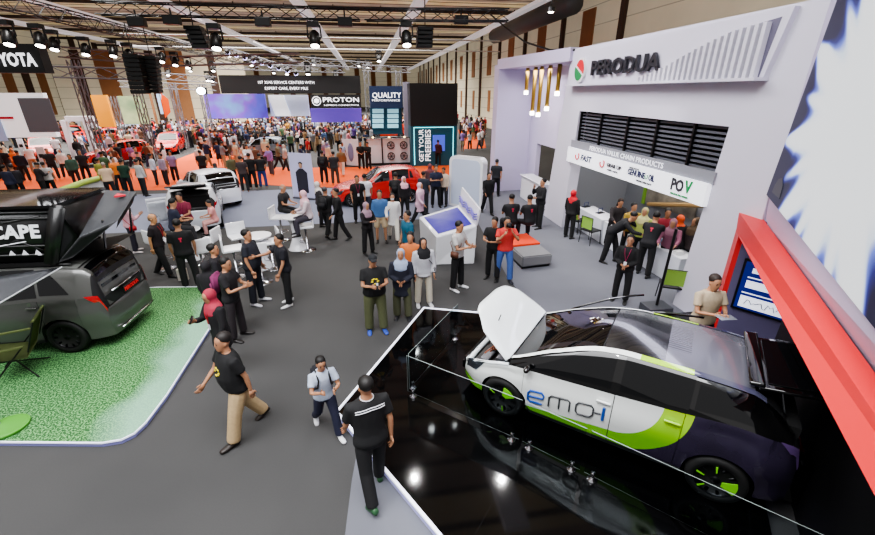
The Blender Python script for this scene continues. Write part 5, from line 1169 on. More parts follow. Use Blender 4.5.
for k in range(8): a = atY(373 + (k % 2) * 15, 111 + (k // 2) * 5, 40.4); bm = bmesh.new(); box(bm, (a.x + .45, 40.4, a.z), (1.0, .05, .35)); on_root(link('window', bm, mat('window_glow', (150, 200, 215), .4, emit=.8)), t)
t = panel('hoarding_column', 'tall lilac grey column right of the teal stand', 'column', (403, 82), (411, 140), 38, mat('lilac_grey', (150, 146, 166), .6))
t = panel('stand_wall', 'white stand wall with a large dark grey screen at far left', 'wall', (-60, 93), (57, 137), 32, mat('stand_white', (228, 232, 236), .5, emit=.55), .4)  # emission whitens the stand wall as if brightly lit
panel('', '', '', (17, 98), (60, 132), 31.95, mat('screen_grey', (84, 84, 90), .3, emit=.35), .05, 'display', t)
panel('', '', '', (-14, 118), (8, 141), 31.9, mat('picture_blue', (150, 170, 205), .5, emit=.3), .05, 'picture', t); panel('', '', '', (-40, 117), (13, 119), 31.9, REDI, .08, 'red_line', t)
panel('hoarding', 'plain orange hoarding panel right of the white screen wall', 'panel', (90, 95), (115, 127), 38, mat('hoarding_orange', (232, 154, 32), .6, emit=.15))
gm = mat('green_mural', (60, 110, 80), .6); n = NT(gm); n.set('Base Color', n.mix(n.noise(.8, 4), srgb((40, 92, 70)), srgb((190, 196, 150)))); n.set('Emission Color', n.mix(n.noise(.8, 4), srgb((40, 92, 70)), srgb((190, 196, 150)))); n.set('Emission Strength', .3)
panel('mural_screen', 'green landscape mural panel right of the orange hoarding', 'screen', (117, 96), (150, 124), 42, gm)
panel('brown_column', 'brown square column right of the green mural', 'column', (150, 94), (156, 124), 42, brownp); panel('mural_screen', 'small blue and white picture panel beside the brown column', 'screen', (156, 94), (167, 114), 42, mat('sky_panel', (160, 190, 220), .5, emit=.4))
t = thing('bunting_flag', 'small orange feather flag beside the blue picture panel', 'flag', atY(166, 122, 41)); bm = bmesh.new(); prism(bm, [(0, 0, .3), (.55, 0, .8), (.6, 0, 1.8), (.15, 0, 2.3), (0, 0, 1.6)], (0, .03, 0)); link('sail', bm, orangec, t); bm = bmesh.new(); tube(bm, [(0, 0, 0), (0, 0, 2.3)], .02, 5); link('pole', bm, BLACK, t)
t = thing('white_arch', 'white portal arch of the stand right of the grey screen', 'arch', atY(76, 128, 36)); 
bm = bmesh.new(); 
for px in (66, 88): a = atY(px, 128, 36); box(bm, (a.x, 36, 1.3), (.35, .3, 2.6))
a, b = atY(64, 112, 36), atY(91, 112, 36); box(bm, ((a.x + b.x) / 2, 36, 2.7), (b.x - a.x, .35, .35)); on_root(link('arch_frame', bm, WHITE), t)
# handrail of the stand behind
t = thing('wooden_handrail', 'pale wooden handrail frame in front of the orange-red cars', 'handrail', atY(330, 135, 36)); bm = bmesh.new(); pr = [at(308, 141), at(318, 127, 1.0), at(349, 127, 1.0), at(362, 138, .1)]
tube(bm, [pr[0], pr[1], pr[2], pr[3]], .09, 6); on_root(link('rail', bm, mat('pale_wood', (214, 186, 144), .6)), t)
for q in (pr[1], pr[2]): bm = bmesh.new(); tube(bm, [(q.x, q.y, 0), tuple(q)], .05, 6); on_root(link('post', bm, WHITE), t)
# silver tower truss, lights
def truss(a, b, label, w_=.32, m=None, seg=.55, name='lighting_truss', r=.025, group=None):
    m = m or mat('truss_black', (20, 20, 22), .6); a, b = Vector(a), Vector(b); d = (b - a); L = d.length; d.normalize(); up = V((0, 0, 1)) if abs(d.z) < .9 else V((1, 0, 0)); sdv = d.cross(up).normalized(); up = sdv.cross(d).normalized()
    t = thing(name, label, 'truss', (a + b) / 2 if abs(d.z) < .9 else a, 0, group)
    bm = bmesh.new(); C4 = [sdv * x + up * y for x, y in ((-w_ / 2, -w_ / 2), (w_ / 2, -w_ / 2), (w_ / 2, w_ / 2), (-w_ / 2, w_ / 2))]
    for c_ in C4: tube(bm, [a + c_, b + c_], r, 5)
    on_root(link('chords', bm, m), t); bm = bmesh.new(); k = max(2, int(L / seg))
    for i in range(k):
        p, q = a + d * (L * i / k), a + d * (L * (i + 1) / k)
        for j in range(4): u, v_ = C4[j], C4[(j + 1) % 4]; tube(bm, [p + u, q + v_] if i % 2 else [p + v_, q + u], r * .55, 4, False)
    on_root(link('lacing', bm, m), t); return t
def moving_head(p, label, s=1.0, glow=True, first=[None], tilt=20):
    if first[0] is None:
        t = thing('stage_light', label, 'stage light', (0, 0, 0), 0, 'stage lights hung on the trusses')
        bm = bmesh.new(); box(bm, (0, 0, -.06), (.34, .3, .14)); link('base', bm, BLACK, t)
        bm = bmesh.new(); tube(bm, [(-.14, 0, -.46), (-.2, 0, -.4), (-.19, 0, -.1), (.19, 0, -.1), (.2, 0, -.4), (.14, 0, -.46)], .03, 5); link('yoke', bm, BLACK, t)
        bm = bmesh.new(); M = Matrix.Translation((0, 0, -.42)) @ Matrix.Rotation(R(-22), 4, 'X'); lathe(bm, [(.08, .2), (.15, .12), (.17, -.1), (.16, -.26)], 16, M); hd = link('lamp_head', bm, BLACK, t, True)
        bm = bmesh.new(); lathe(bm, [(.001, -.27), (.13, -.268), (.13, -.255)], 16, M, False); link('lens', bm, LAMPW, hd)
        first[0] = t; t.location = p; t.scale = (s, s, s); return t
    t = copy_tree(first[0]); t.location = p; t.scale = (s, s, s); t['label'] = label; return t
truss((-10.9, 11, 7.1), (-10.9, 27, 7.1), 'black lighting truss running down the hall at upper left', .42, name='lighting_truss')
truss((-8.6, 17.6, 7.05), (.0, 17.4, 7.05), 'long black lighting truss spanning the top of the picture, left length', .36); truss((.2, 17.4, 7.05), (5.2, 16.4, 7.0), 'long black lighting truss spanning the top of the picture, right length', .36)
truss((-10.9, 27.4, 7.1), (-10.9, 44, 7.1), 'far continuation of the black truss at upper left', .42, seg=.9)
for k, (px, py) in enumerate(((213, 24), (313, 22), (406, 22))): moving_head(atY(px, py, 17.3), 'bright moving stage light on the top truss, %s of three' % ['left', 'middle', 'right'][k], 1.15)
for k, (px, py) in enumerate(((3, 20), (35, 24), (50, 30), (82, 37), (110, 40))): moving_head(atY(px, py, 14.5 + k * 1.6), 'small stage light under the left truss, %s from left' % ['first', 'second', 'third', 'fourth', 'fifth'][k], .9)
for k, (px, py) in enumerate(((126, 43), (159, 47), (173, 52), (186, 56))): moving_head(atY(px, py, 24 + k * 3), 'distant stage light under the left truss, %s from left' % ['first', 'second', 'third', 'fourth'][k], 1.1)
for k, (px, py) in enumerate(((137, 22), (172, 20), (263, 22), (345, 22), (461, 20))):
    p = atY(px, py, 17.2); t = thing('fixture_box', 'black control box hung under the top truss, %s from left' % ['first', 'second', 'third', 'fourth', 'fifth'][k], 'fixture', p); link('housing', bbox((0, 0, 0), (.5, .3, .28), .03), BLACK, t); bm = bmesh.new(); tube(bm, [(0, 0, .14), (0, 0, .35)], .03, 5); link('clamp', bm, BLACK, t)
def line_array(p0, p1, Y, label, n_=8, wd=.75):
    a, b = atY(*p0, Y), atY(*p1, Y); t = thing('line_array_speaker', label, 'loudspeaker', (b.x, Y, b.z))
    for k in range(n_):
        u = (k + .5) / n_; c_ = a * (1 - u) + b * u; h = abs(a.z - b.z) / n_
        on_root(link('cabinet', bbox(c_, (wd, .5, h * .93), .02, 1), BLACK), t)
    bm = bmesh.new(); tube(bm, [a, a + V((0, 0, 1.2))], .02, 4); on_root(link('hanger', bm, BLACK), t); return t
line_array((132, 54), (141, 94), 22, 'black line array speaker column hanging at left, left one of the pair', 9, .62); line_array((150, 56), (154, 93), 22.6, 'black line array speaker column hanging at left, right one of the pair', 9, .62)
line_array((193, 26), (203, 49), 18, 'short black line array speaker left of the first moving light', 5, .55); line_array((425, 27), (424, 48), 18, 'short black line array speaker near the top right of the truss', 5, .6)
silv = mat('truss_grey', (112, 112, 118), .6)
for k, (a, b, lb_) in enumerate((((55, 72), (128, 74), 'silver truss beside the TOYOTA sign'), ((60, 52), (160, 60), 'upper silver truss behind the left stage lights'), ((150, 62), (300, 58), 'silver truss left of the central lights'), ((160, 76), (216, 80), 'silver truss left of the LED banner'), ((215, 66), (345, 70), 'silver truss right above the LED banner'), ((225, 50), (290, 70), 'slanted silver truss carrying violet lights'), ((300, 60), (372, 66), 'silver truss above the PROTON sign'), ((362, 68), (410, 70), 'silver truss above the QUALITY sign'), ((120, 84), (215, 88), 'low silver truss behind the speaker columns'))):
    Y = 26 + k * 2.2 if k < 3 else 43 + (k % 3) * 1.5; p, q = atY(*a, Y), atY(*b, Y + (3 if k == 5 else 0)); truss(p, q, lb_, .5, silv, 1.0, r=.04)
for k, (px, y0, Y) in enumerate(((72, 60, 30), (129, 60, 33), (201, 84, 40), (112, 96, 39), (366, 70, 42), (398, 70, 41), (172, 84, 40))):
    p = atY(px, y0, Y); truss((p.x, Y, 0), (p.x, Y, p.z), 'upright silver tower truss, %s from left' % ['first', 'third', 'fifth', 'second', 'sixth', 'seventh', 'fourth'][k], .4, silv, .9, 'tower_truss', .04)
vio = mat('violet_glow', (200, 190, 255), .4, emit=10)
for k in range(9):
    px, py = 228 + k * 8.5, 53 + k * 2.6; p = atY(px, py, 41); t = thing('par_light', 'small violet-white lamp in the descending row over the banner', 'stage light', p, 0, 'violet lamps over the banner'); bm = bmesh.new(); lathe(bm, [(.16, .0), (.18, .3), (.1, .4)], 10, Matrix.Rotation(R(60), 4, 'X')); link('housing', bm, BLACK, t); bm = bmesh.new(); ell(bm, (0, -.05, .02), (.17, .1, .17)); link('lens', bm, vio, t)
p = atY(201, 91, 38); t = thing('flood_light', 'very bright white flood lamp on the silver tower at left of the banner', 'lamp', p); link('housing', bbox((0, .2, 0), (.7, .3, .5), .03), BLACK, t); bm = bmesh.new(); ell(bm, (0, 0, 0), (.32, .12, .26)); link('lens', bm, mat('flood_glow', (235, 250, 255), .4, emit=25), t)
random.seed(3)
for k in range(16):
    px, py = random.uniform(150, 410), random.uniform(48, 72); Y = random.uniform(38, 60); p = atY(px, py, Y)
    t = moving_head(p, 'small distant stage light high over the central stands', 1.3); 
# pipes, duct and cable overhead
for k, (y_, Y) in enumerate(((34, 34), (46, 42))):
    a, b = atY(120, y_, Y), atY(500, y_ - 1, Y); t = thing('overhead_pipe', 'thin white conduit crossing under the roof', 'pipe', (a + b) / 2, 0, 'white conduits crossing under the roof'); bm = bmesh.new(); tube(bm, [(a.x, Y, a.z), (b.x, Y, a.z)], .05, 5); on_root(link('conduit', bm, mat('conduit_white', (205, 205, 205), .5)), t)
t = thing('air_duct', 'grey round air duct under the roof along the right wall', 'duct', (13.6, 38, 9.6)); bm = bmesh.new(); tube(bm, [(13.9, 30, 9.9), (13.9, 48, 9.9)], .7, 14); on_root(link('duct_pipe', bm, mat('duct_grey', (96, 98, 104), .5, .3), None, True), t)
bm = bmesh.new(); ps = [atX(490, 14, 5.6), atX(505, 27, 6.0), atX(525, 42, 6.3), atX(550, 50, 6.5), atX(575, 50, 6.7)]; tube(bm, ps, .035, 6); o = link('power_cable', bm, BLACK, None, True); tag(o, 'thick black cable sagging from the top truss to the white booth', 'cable')
p = atY(551, 12, 16); t = thing('pendant_floodlight', 'small black hanging lamp at the top right of centre', 'lamp', p); bm = bmesh.new(); lathe(bm, [(.16, 0), (.14, .14), (.03, .2)], 14); link('shade', bm, BLACK, t); bm = bmesh.new(); tube(bm, [(0, 0, .2), (0, 0, 1.8)], .012, 5); link('cord', bm, BLACK, t); bm = bmesh.new(); ell(bm, (0, 0, 0), (.1, .1, .04)); link('bulb', bm, LAMPW, t)
# dark curved glossy seats behind the show car; glowing steps imitate screen reflections
for k, (px, py) in enumerate(((800, 452), (832, 470))):
    p = at(px, py, .6); t = thing('glossy_display_stand', 'curved black glossy stand with painted bluish reflections behind the show car, %s one' % ['left', 'right'][k], 'stand', (p.x - .35, p.y + .2, SZ), R(-40))
    bm = bmesh.new(); pr = [(0, .0), (.02, .2), (.08, .42), (.2, .58), (.36, .64)]
    prism(bm, [(a, -.14, b) for a, b in pr] + [(.36, -.14, .0)], (0, .28, 0)); link('stand_body', bm, BLACKG, t)
    for j in range(6): link('step_reflection', bbox((-.0 + j * .05, 0, .1 + j * .1), (.02, .2, .045), .004, 1), mat('reflection_glow', (90, 96, 150), .4, emit=.5), t)
# ================================================================ PEOPLE NEAR THE CAMERA
BK, DK, NV, WH_, GR = (22, 22, 24), (34, 34, 38), (30, 34, 52), (220, 220, 222), (150, 150, 154)
g = person(375, 492, 196, 'walk2', 1.70, 'polo', BK, 'trousers', BK, 'short', label='man in black polo with white shoulder stripes walking beside the black stage, seen from behind', shoe=(44, 84, 52), det=2, ox=('stripes', 'collar'))
g = person(247, 432, 286, 'walk', 1.68, 'tee', BK, 'wide', (176, 152, 116), 'short', hc=(32, 26, 24), label='man in black T-shirt with yellow print and khaki trousers striding left', shoe=(40, 32, 28), det=2, ox=('yellowprint',), fat=1.3, w=1.08)
g = person(329, 432, 12, 'skip', 1.33, 'tee', (176, 186, 204), 'trousers', (34, 36, 58), 'short', label='young boy in pale blue shirt with dark straps skipping beside the stage corner', shoe=WH_, det=2, ox=('straps',), w=.9)
backpack(g, (30, 30, 36), 'small dark backpack worn by the boy in pale blue')
g = person(377, 331, 8, 'hands', 1.68, 'tee', BK, 'wide', (84, 88, 60), 'cap', hc=(34, 36, 40), label='stout man in dark cap and black T-shirt with yellow print at the stage corner', shoe=(60, 84, 170), det=2, ox=('yellowprint',), fat=1.32)
phone(g, 0, 'phone held by the stout man in the dark cap')
g = person(403, 318, -5, 'clasp', 1.57, 'coat', (30, 32, 46), 'wide', (82, 84, 62), 'hijab', hc=(150, 162, 186), label='woman in pale blue headscarf and navy jacket beside the man in the cap', shoe=DK, det=2)
g = person(424, 305, 14, 'stand', 1.60, 'hoodie', (184, 184, 190), 'trousers', (206, 198, 180), 'hijab', hc=(26, 26, 30), label='woman in black headscarf, light grey hoodie and cream trousers near the stage edge', shoe=WH_, det=2)
bag(g, (60, 60, 64), 'dark shoulder bag of the woman in the light grey hoodie', 1, .95, (.2, .07, .16))
g = person(412, 298, -10, 'stand', 1.62, 'tee', (196, 110, 60), 'trousers', DK, 'short', label='short haired person half hidden behind the woman in the light grey hoodie', det=1)
g = person(409, 272, -60, 'stand', 1.68, 'tee', (34, 92, 116), 'trousers', DK, 'short', label='man in teal T-shirt with a black cross-body bag left of the touchscreen kiosk', det=2)
bag(g, BK, 'black cross-body bag of the man in teal', 1, 1.0, (.2, .07, .16))
g = person(457, 289, 62, 'hands', 1.73, 'tee', (186, 184, 182), 'trousers', (20, 20, 22), 'short', label='man in light grey checked shirt and black trousers in front of the kiosk', shoe=WH_, det=2)
bag(g, (96, 60, 46), 'brown cross-body bag of the man before the kiosk', -1, .98, (.2, .07, .16))
g = person(503, 281, 14, 'camera', 1.70, 'tee', (204, 62, 58), 'trousers', (70, 98, 160), 'short', label='man in red T-shirt and blue jeans raising a camera beside the bench', shoe=(40, 40, 50), det=2)
M_ = g['Mh']; bm = bmesh.new(); box(bm, (.20, 0, 1.60), (.07, .13, .09), M=M_); bmesh.ops.recalc_face_normals(bm, faces=bm.faces[:]); tube(bm, [M_ @ Vector((.23, 0, 1.6)), M_ @ Vector((.32, 0, 1.6))], .038, 12); held(g, 'camera', bm, BLACK, 'black camera held to the eye by the man in red', 'camera')
g = person(492, 279, -20, 'hands', 1.66, 'tee', BK, 'trousers', BK, 'short', label='person all in black standing just left of the man in red T-shirt', det=1)
g = person(511, 240, 0, 'sit', 1.70, 'polo', (26, 26, 30), 'trousers', DK, 'short', label='man in black polo seated on the bench, back turned, the left of two', det=1, pos=(4.12, 11.55, 0), hd=88, ox=('backprint',), lift=.02)
g = person(523, 242, 0, 'sit', 1.68, 'polo', (26, 26, 30), 'trousers', DK, 'short', label='man in black polo seated on the bench, back turned, the right of two', det=1, pos=(4.66, 11.45, 0), hd=96, ox=('backprint',), lift=.02)
g = person(538, 228, -62, 'chin', 1.75, 'long', (24, 24, 28), 'trousers', BK, 'short', label='man in black suit with one hand at his chin near the lilac alcove', det=2, fat=1.15)
g = person(568, 238, 150, 'stand', 1.60, 'long', BK, 'trousers', BK, 'hijab', hc=(186, 34, 46), label='woman in bright red headscarf and black clothes by the first booth table', det=2)
g = person(487, 214, 20, 'walk', 1.66, 'long', BK, 'trousers', BK, 'short', label='man all in black walking toward the camera beside the white slab', det=1)
g = person(495, 197, 170, 'walk2', 1.72, 'tee', (30, 32, 38), 'trousers', BK, 'short', label='man in black T-shirt walking away in front of the lilac alcove', det=1)
g = person(619, 301, -8, 'clasp', 1.60, 'long', (24, 24, 26), 'trousers', BK, 'short', label='staff man in black with lanyard and white badge standing behind the show car', det=2, ox=('lanyard',))
g = person(607, 262, 80, 'bend', 1.74, 'long', (26, 26, 30), 'trousers', BK, 'short', label='man in black with a tan belt bending over the booth table', det=2, ox=('belt',))
g = person(642, 276, 168, 'lean', 1.72, 'polo', (24, 24, 28), 'trousers', BK, 'short', label='man in black polo with red print on the back leaning over the booth table', det=2, ox=('backprint',))
for px, py, f_, ps, tc, hd_, hc, lb_ in ((618, 203, 20, 'lean', (40, 34, 36), 'long', (44, 26, 20), 'woman with long brown hair behind the middle booth table'), (634, 207, 30, 'stand', (156, 128, 52), 'short', BK, 'person in mustard top behind the bending man'), (645, 212, -10, 'stand', (170, 182, 96), 'hijab', (190, 186, 130), 'visitor in pale lime headscarf behind the booth table'),
        (668, 213, 10, 'stand', (150, 46, 60), 'short', BK, 'person in dark red shirt deep inside the booth'), (674, 224, -5, 'lean', (128, 76, 96), 'hijab', (150, 104, 120), 'visitor in mauve headscarf at the near booth table'), (696, 222, -50, 'stand', (60, 50, 50), 'hijab', (96, 78, 60), 'visitor in brown headscarf beside the orange headscarf'), (686, 224, 230, 'lean', (28, 26, 30), 'hijab', (236, 100, 54), 'woman in bright orange headscarf bending at the near booth table')):
    person(px, py, f_, ps, 1.62, 'long', tc, 'trousers', BK, hd_, hc=hc, label=lb_, det=1, pos=at(px, py, 1.42 if ps == 'lean' else 1.52))
g = person(706, 333, 40, 'hands', 1.70, 'tee', (176, 160, 136), 'trousers', (40, 44, 60), 'short', hc=(44, 32, 26), label='man in beige T-shirt reading a leaflet beside the red portal frame', det=2, pos=tuple(at(713, 284, 1.68).xy) + (.13,))
wr = g['arms'][0][0]; held(g, 'leaflet', bbox((wr.x + .12, 0, wr.z + .03), (.16, .26, .006), .001, 1), mat('leaflet_grey', (120, 124, 134), .6), 'grey leaflet in the hands of the man in beige', 'leaflet')
# group on the left
person(290, 304, -78, 'point', 1.68, 'tee', (26, 26, 34), 'trousers', BK, 'short', label='slim man in dark T-shirt and black trousers gesturing beside the bar tables', shoe=WH_, det=2, hc=(20, 16, 14))
person(259, 303, 62, 'stand', 1.76, 'tee', (34, 36, 46), 'trousers', (26, 28, 38), 'short', label='large man in dark T-shirt facing the gesturing man', shoe=(190, 190, 196), det=2, fat=1.35)
person(228, 318, 80, 'stand', 1.68, 'polo', (26, 24, 30), 'trousers', BK, 'short', label='man in black polo with magenta lanyard behind the large man', det=2, ox=('lanyard',))
g = person(240, 338, 60, 'hands', 1.70, 'tee', (28, 26, 30), 'trousers', (44, 38, 42), 'short', label='man in black with magenta backpack straps looking at the group', shoe=(30, 26, 26), det=2)
backpack(g, (120, 44, 88), 'magenta and black backpack on the man beside the turf mat')
person(222, 334, 150, 'stand', 1.58, 'long', (30, 28, 32), 'trousers', BK, 'hijab', hc=(30, 28, 32), label='person in black headscarf seen from behind near the turf corner', det=1)
g = person(230, 372, -66, 'phone', 1.60, 'coat', (26, 24, 28), 'trousers', BK, 'hijab', hc=(164, 50, 70), label='woman in crimson patterned headscarf looking at her phone by the turf mat', det=2, ox=('lanyardred',))
phone(g, 1, 'dark phone in the hand of the woman in the crimson headscarf')
person(193, 288, 176, 'stand', 1.76, 'polo', BK, 'trousers', (26, 26, 28), 'short', label='staff man in black polo seen from behind at the turf mat edge', det=2, ox=('belt', 'backprint'))
person(167, 276, 62, 'walk2', 1.70, 'polo', (32, 24, 28), 'trousers', BK, 'bald', hc=(120, 96, 70), label='balding man in black polo with red lanyard beside the seated group', det=2, ox=('lanyardred',), skin=(190, 140, 100))
g = person(137, 252, 100, 'phone', 1.58, 'long', (204, 158, 168), 'trousers', (34, 32, 44), 'hijab', hc=(226, 206, 210), label='woman in white headscarf and pink shirt walking past the roof tent', det=2, shoe=(200, 190, 190))
bag(g, (176, 36, 44), 'small red bag of the woman in the pink shirt', -1, .85, (.2, .08, .16))
SK = (176, 128, 98)
def seated(px, py, f_, tc, bc, hd_, hc, lb_, h=1.65, **k): return person(px, py, *[f_], 'sit', h, k.pop('top', 'tee'), tc, 'trousers', bc, hd_, hc=hc, label=lb_, det=1, lift=k.pop('lift', .24), pos=at(px, py, k.pop('hz', 1.5)), **k)
def seated_(px, py, f_, tc, bc, hd_, hc, lb_, h=1.65, **k): return person(px, py, f_, 'sit', h, k.pop('top', 'tee'), tc, 'trousers', bc, hd_, hc=hc, label=lb_, det=1, lift=k.pop('lift', .24), **k)
seated(183, 205, -30, (120, 36, 60), DK, 'short', BK, 'man in dark red top seated behind the bar table near the white car boot', ox=('lanyard',))
seated(171, 213, 100, (34, 38, 58), DK, 'short', BK, 'man in navy shirt seated at the bar table, his back to the tent')
seated(212, 206, -84, (214, 148, 146), (200, 150, 146), 'short', BK, 'child in pink dress seated on a white stool', h=1.3, lift=.36, hz=1.38)
seated(281, 196, 60, (40, 38, 40), DK, 'bald', (150, 146, 140), 'grey haired person in dark top seated left of the farthest bar table')
seated(307, 203, -80, (206, 190, 196), (60, 56, 66), 'hijab', (220, 178, 188), 'woman in pink headscarf and white top seated at the farthest bar table', top='long')
# walkers in the middle
P_ = [
 (322, 226, 100, 'stand', 1.60, 'long', (60, 56, 60), DK, 'hijab', (206, 200, 196), 'woman in pale grey headscarf beside the man with the black backpack'),
 (329, 236, 150, 'walk', 1.68, 'long', (26, 26, 28), BK, 'short', (70, 70, 72), 'man in black with a large black backpack walking away from the bar tables'),
 (341, 240, -80, 'walk2', 1.72, 'long', (24, 24, 26), BK, 'short', BK, 'tall man all in black walking left past the bar tables'),
 (360, 222, 6, 'stand', 1.72, 'polo', BK, BK, 'short', BK, 'staff man in black polo with lanyard in front of the red car'),
 (367, 218, 176, 'stand', 1.68, 'tee', (224, 226, 232), (60, 64, 80), 'short', BK, 'man in white T-shirt seen from behind at the red car'),
 (369, 254, 40, 'hands', 1.58, 'long', (28, 24, 28), BK, 'hijab', (156, 130, 144), 'woman in lilac headscarf and black dress left of the couple'),
 (382, 242, 0, 'stand', 1.68, 'long', (70, 108, 156), (190, 170, 140), 'short', BK, 'man in blue sweater and beige shorts standing with a woman in white'),
 (394, 241, 4, 'walk', 1.60, 'coat', (224, 222, 220), (224, 218, 206), 'long', BK, 'woman in white with face mask beside the man in blue sweater'),
 (397, 216, 170, 'stand', 1.68, 'tee', (30, 30, 34), DK, 'short', BK, 'man with a dark backpack behind the woman in white'),
 (405, 218, 20, 'stand', 1.58, 'long', (32, 30, 34), DK, 'hijab', (224, 178, 190), 'woman in pink headscarf and dark clothes by the rear of the red car'),
 (420, 226, 60, 'walk', 1.60, 'coat', (214, 176, 196), (36, 34, 40), 'hijab', (220, 184, 200), 'woman in long pink top and pink headscarf left of the kiosk'),
 (424, 214, 150, 'stand', 1.68, 'tee', (44, 48, 60), DK, 'short', BK, 'man in dark slate shirt left of the white slab'),
 (436, 207, 10, 'hands', 1.74, 'polo', (30, 36, 60), BK, 'short', BK, 'man in navy polo standing before the white slab'),
 (444, 206, -30, 'phone', 1.62, 'long', (196, 178, 160), DK, 'short', (60, 40, 30), 'visitor in beige shirt beside the man in navy polo'),
 (430, 200, 200, 'stand', 1.60, 'long', (90, 60, 64), DK, 'hijab', (120, 66, 70), 'woman in maroon headscarf behind the man in navy polo'),
 (222, 200, 176, 'stand', 1.62, 'tee', (168, 144, 214), (40, 38, 44), 'long', BK, 'woman in lilac shirt seen from behind at the second white car'),
 (246, 192, 160, 'stand', 1.70, 'tee', (60, 50, 52), DK, 'short', BK, 'man in dark brown shirt, left of the three men in black'),
 (254, 189, 172, 'stand', 1.74, 'tee', (20, 20, 22), BK, 'short', BK, 'man in black T-shirt, middle of the three standing on orange carpet'),
 (264, 188, 185, 'stand', 1.70, 'tee', (26, 26, 30), (44, 60, 120), 'short', BK, 'man in black T-shirt and blue jeans, right of the three'),
 (280, 170, 80, 'walk', 1.70, 'long', (110, 104, 84), DK, 'short', BK, 'man in olive shirt walking right across the orange carpet'),
 (287, 172, 80, 'walk2', 1.62, 'long', (176, 166, 160), DK, 'hijab', (200, 190, 180), 'woman in beige headscarf walking right beside the man in olive'),
 (325, 184, 170, 'stand', 1.70, 'long', (26, 26, 30), BK, 'short', BK, 'man with dark backpack standing right of the roll-up banner'),
 (336, 185, 190, 'stand', 1.70, 'tee', (40, 40, 44), (70, 60, 50), 'short', BK, 'man in charcoal shirt, second right of the roll-up banner'),
 (328, 168, 180, 'stand', 1.72, 'tee', (136, 118, 140), DK, 'short', BK, 'man in mauve shirt beyond the roll-up banner'),
 (343, 176, -20, 'walk', 1.62, 'long', (120, 96, 66), (200, 190, 180), 'short', BK, 'visitor in tan shirt walking past the white figure banner'),
 (362, 170, 10, 'clasp', 1.70, 'polo', BK, BK, 'short', BK, 'staff person in black left of the wheel display'),
 (369, 170, -30, 'hands', 1.68, 'long', BK, BK, 'short', BK, 'second staff person in black by the wheel display'),
 (438, 166, 160, 'stand', 1.64, 'long', (60, 24, 32), BK, 'short', BK, 'visitor in dark red standing before the black freebies tower'),
 (268, 160, 200, 'stand', 1.70, 'tee', (190, 196, 186), DK, 'short', BK, 'man in pale shirt right of the silver convertible'),
 (75, 155, 170, 'stand', 1.60, 'robe', (232, 54, 120), (232, 54, 120), 'hijab', (236, 90, 140), 'woman in bright pink robe beside the white info board'),
 (85, 156, 80, 'walk', 1.70, 'tee', (214, 214, 222), (50, 52, 66), 'short', BK, 'man in white shirt walking right of the pink robe'),
 (4, 180, 40, 'stand', 1.66, 'long', (24, 24, 26), BK, 'short', BK, 'person in black at the far left edge of the orange carpet'),
 (12, 178, -30, 'walk', 1.68, 'tee', (28, 28, 32), (60, 60, 64), 'short', BK, 'person in black T-shirt, second from the left on the orange carpet'),
 (21, 176, 20, 'walk', 1.58, 'coat', (226, 110, 50), (80, 60, 50), 'hijab', (226, 120, 60), 'woman in orange scarf on the left orange carpet'),
 (28, 182, 160, 'stand', 1.66, 'long', (24, 26, 40), BK, 'short', BK, 'man in dark navy at the left, above the tent'),
 (18, 204, 130, 'stand', 1.66, 'long', (40, 44, 66), BK, 'short', (24, 20, 20), 'person in navy jacket just above the tent at far left'),
 (25, 203, 200, 'stand', 1.66, 'long', (36, 36, 44), BK, 'short', BK, 'man with pale collar just above the tent at far left'),
 (48, 200, 110, 'phone', 1.66, 'long', (50, 44, 46), BK, 'cap', (30, 28, 28), 'person in dark cap above the tent near the lime edged counter'),
 (55, 198, 170, 'stand', 1.62, 'tee', (210, 206, 206), BK, 'short', BK, 'person in white shirt left of the lime edged counter'),
 (57, 180, 10, 'stand', 1.68, 'tee', (30, 32, 36), BK, 'short', BK, 'man in black T-shirt behind the lime edged counter'),
 (68, 178, 30, 'stand', 1.58, 'long', (214, 214, 212), DK, 'hijab', (216, 216, 214), 'woman in white headscarf behind the lime edged counter'),
 (79, 186, -20, 'stand', 1.60, 'long', (60, 92, 80), DK, 'long', BK, 'woman with long dark hair in green behind the counter'),
 (89, 182, 10, 'stand', 1.68, 'tee', (28, 30, 36), BK, 'short', BK, 'man in dark T-shirt at the right end of the lime edged counter'),
 (107, 192, 140, 'stand', 1.60, 'long', (150, 150, 70), DK, 'short', BK, 'person in olive yellow shirt right of the lime edged counter'),
 (114, 200, 180, 'stand', 1.66, 'tee', (206, 178, 150), DK, 'cap', (150, 140, 130), 'man in beige shirt and grey cap behind the tent fly'),
 (122, 192, 40, 'stand', 1.66, 'tee', (226, 130, 56), DK, 'short', BK, 'person in orange shirt in the crowd behind the tent'),
 (131, 196, 150, 'stand', 1.68, 'tee', (30, 60, 46), DK, 'short', BK, 'man in dark green shirt in the crowd behind the tent'),
 (146, 196, 120, 'stand', 1.68, 'long', (190, 190, 190), DK, 'short', BK, 'man in light grey shirt with a strap left of the white car'),
 (158, 186, 100, 'stand', 1.62, 'long', (200, 210, 226), DK, 'short', BK, 'visitor in pale blue shirt behind the white car'),
 (168, 186, -60, 'stand', 1.62, 'long', (156, 140, 160), DK, 'short', BK, 'visitor in mauve shirt behind the white car roof'),
 (177, 182, -30, 'stand', 1.64, 'tee', (150, 132, 170), DK, 'short', BK, 'visitor in purple grey shirt beside the second white car'),
 (206, 182, 170, 'stand', 1.66, 'tee', (26, 26, 30), BK, 'short', BK, 'man in black at the nose of the second white car'),
 (235, 186, 30, 'stand', 1.60, 'long', (96, 96, 70), DK, 'short', BK, 'person in olive jacket right of the second white car'),
]
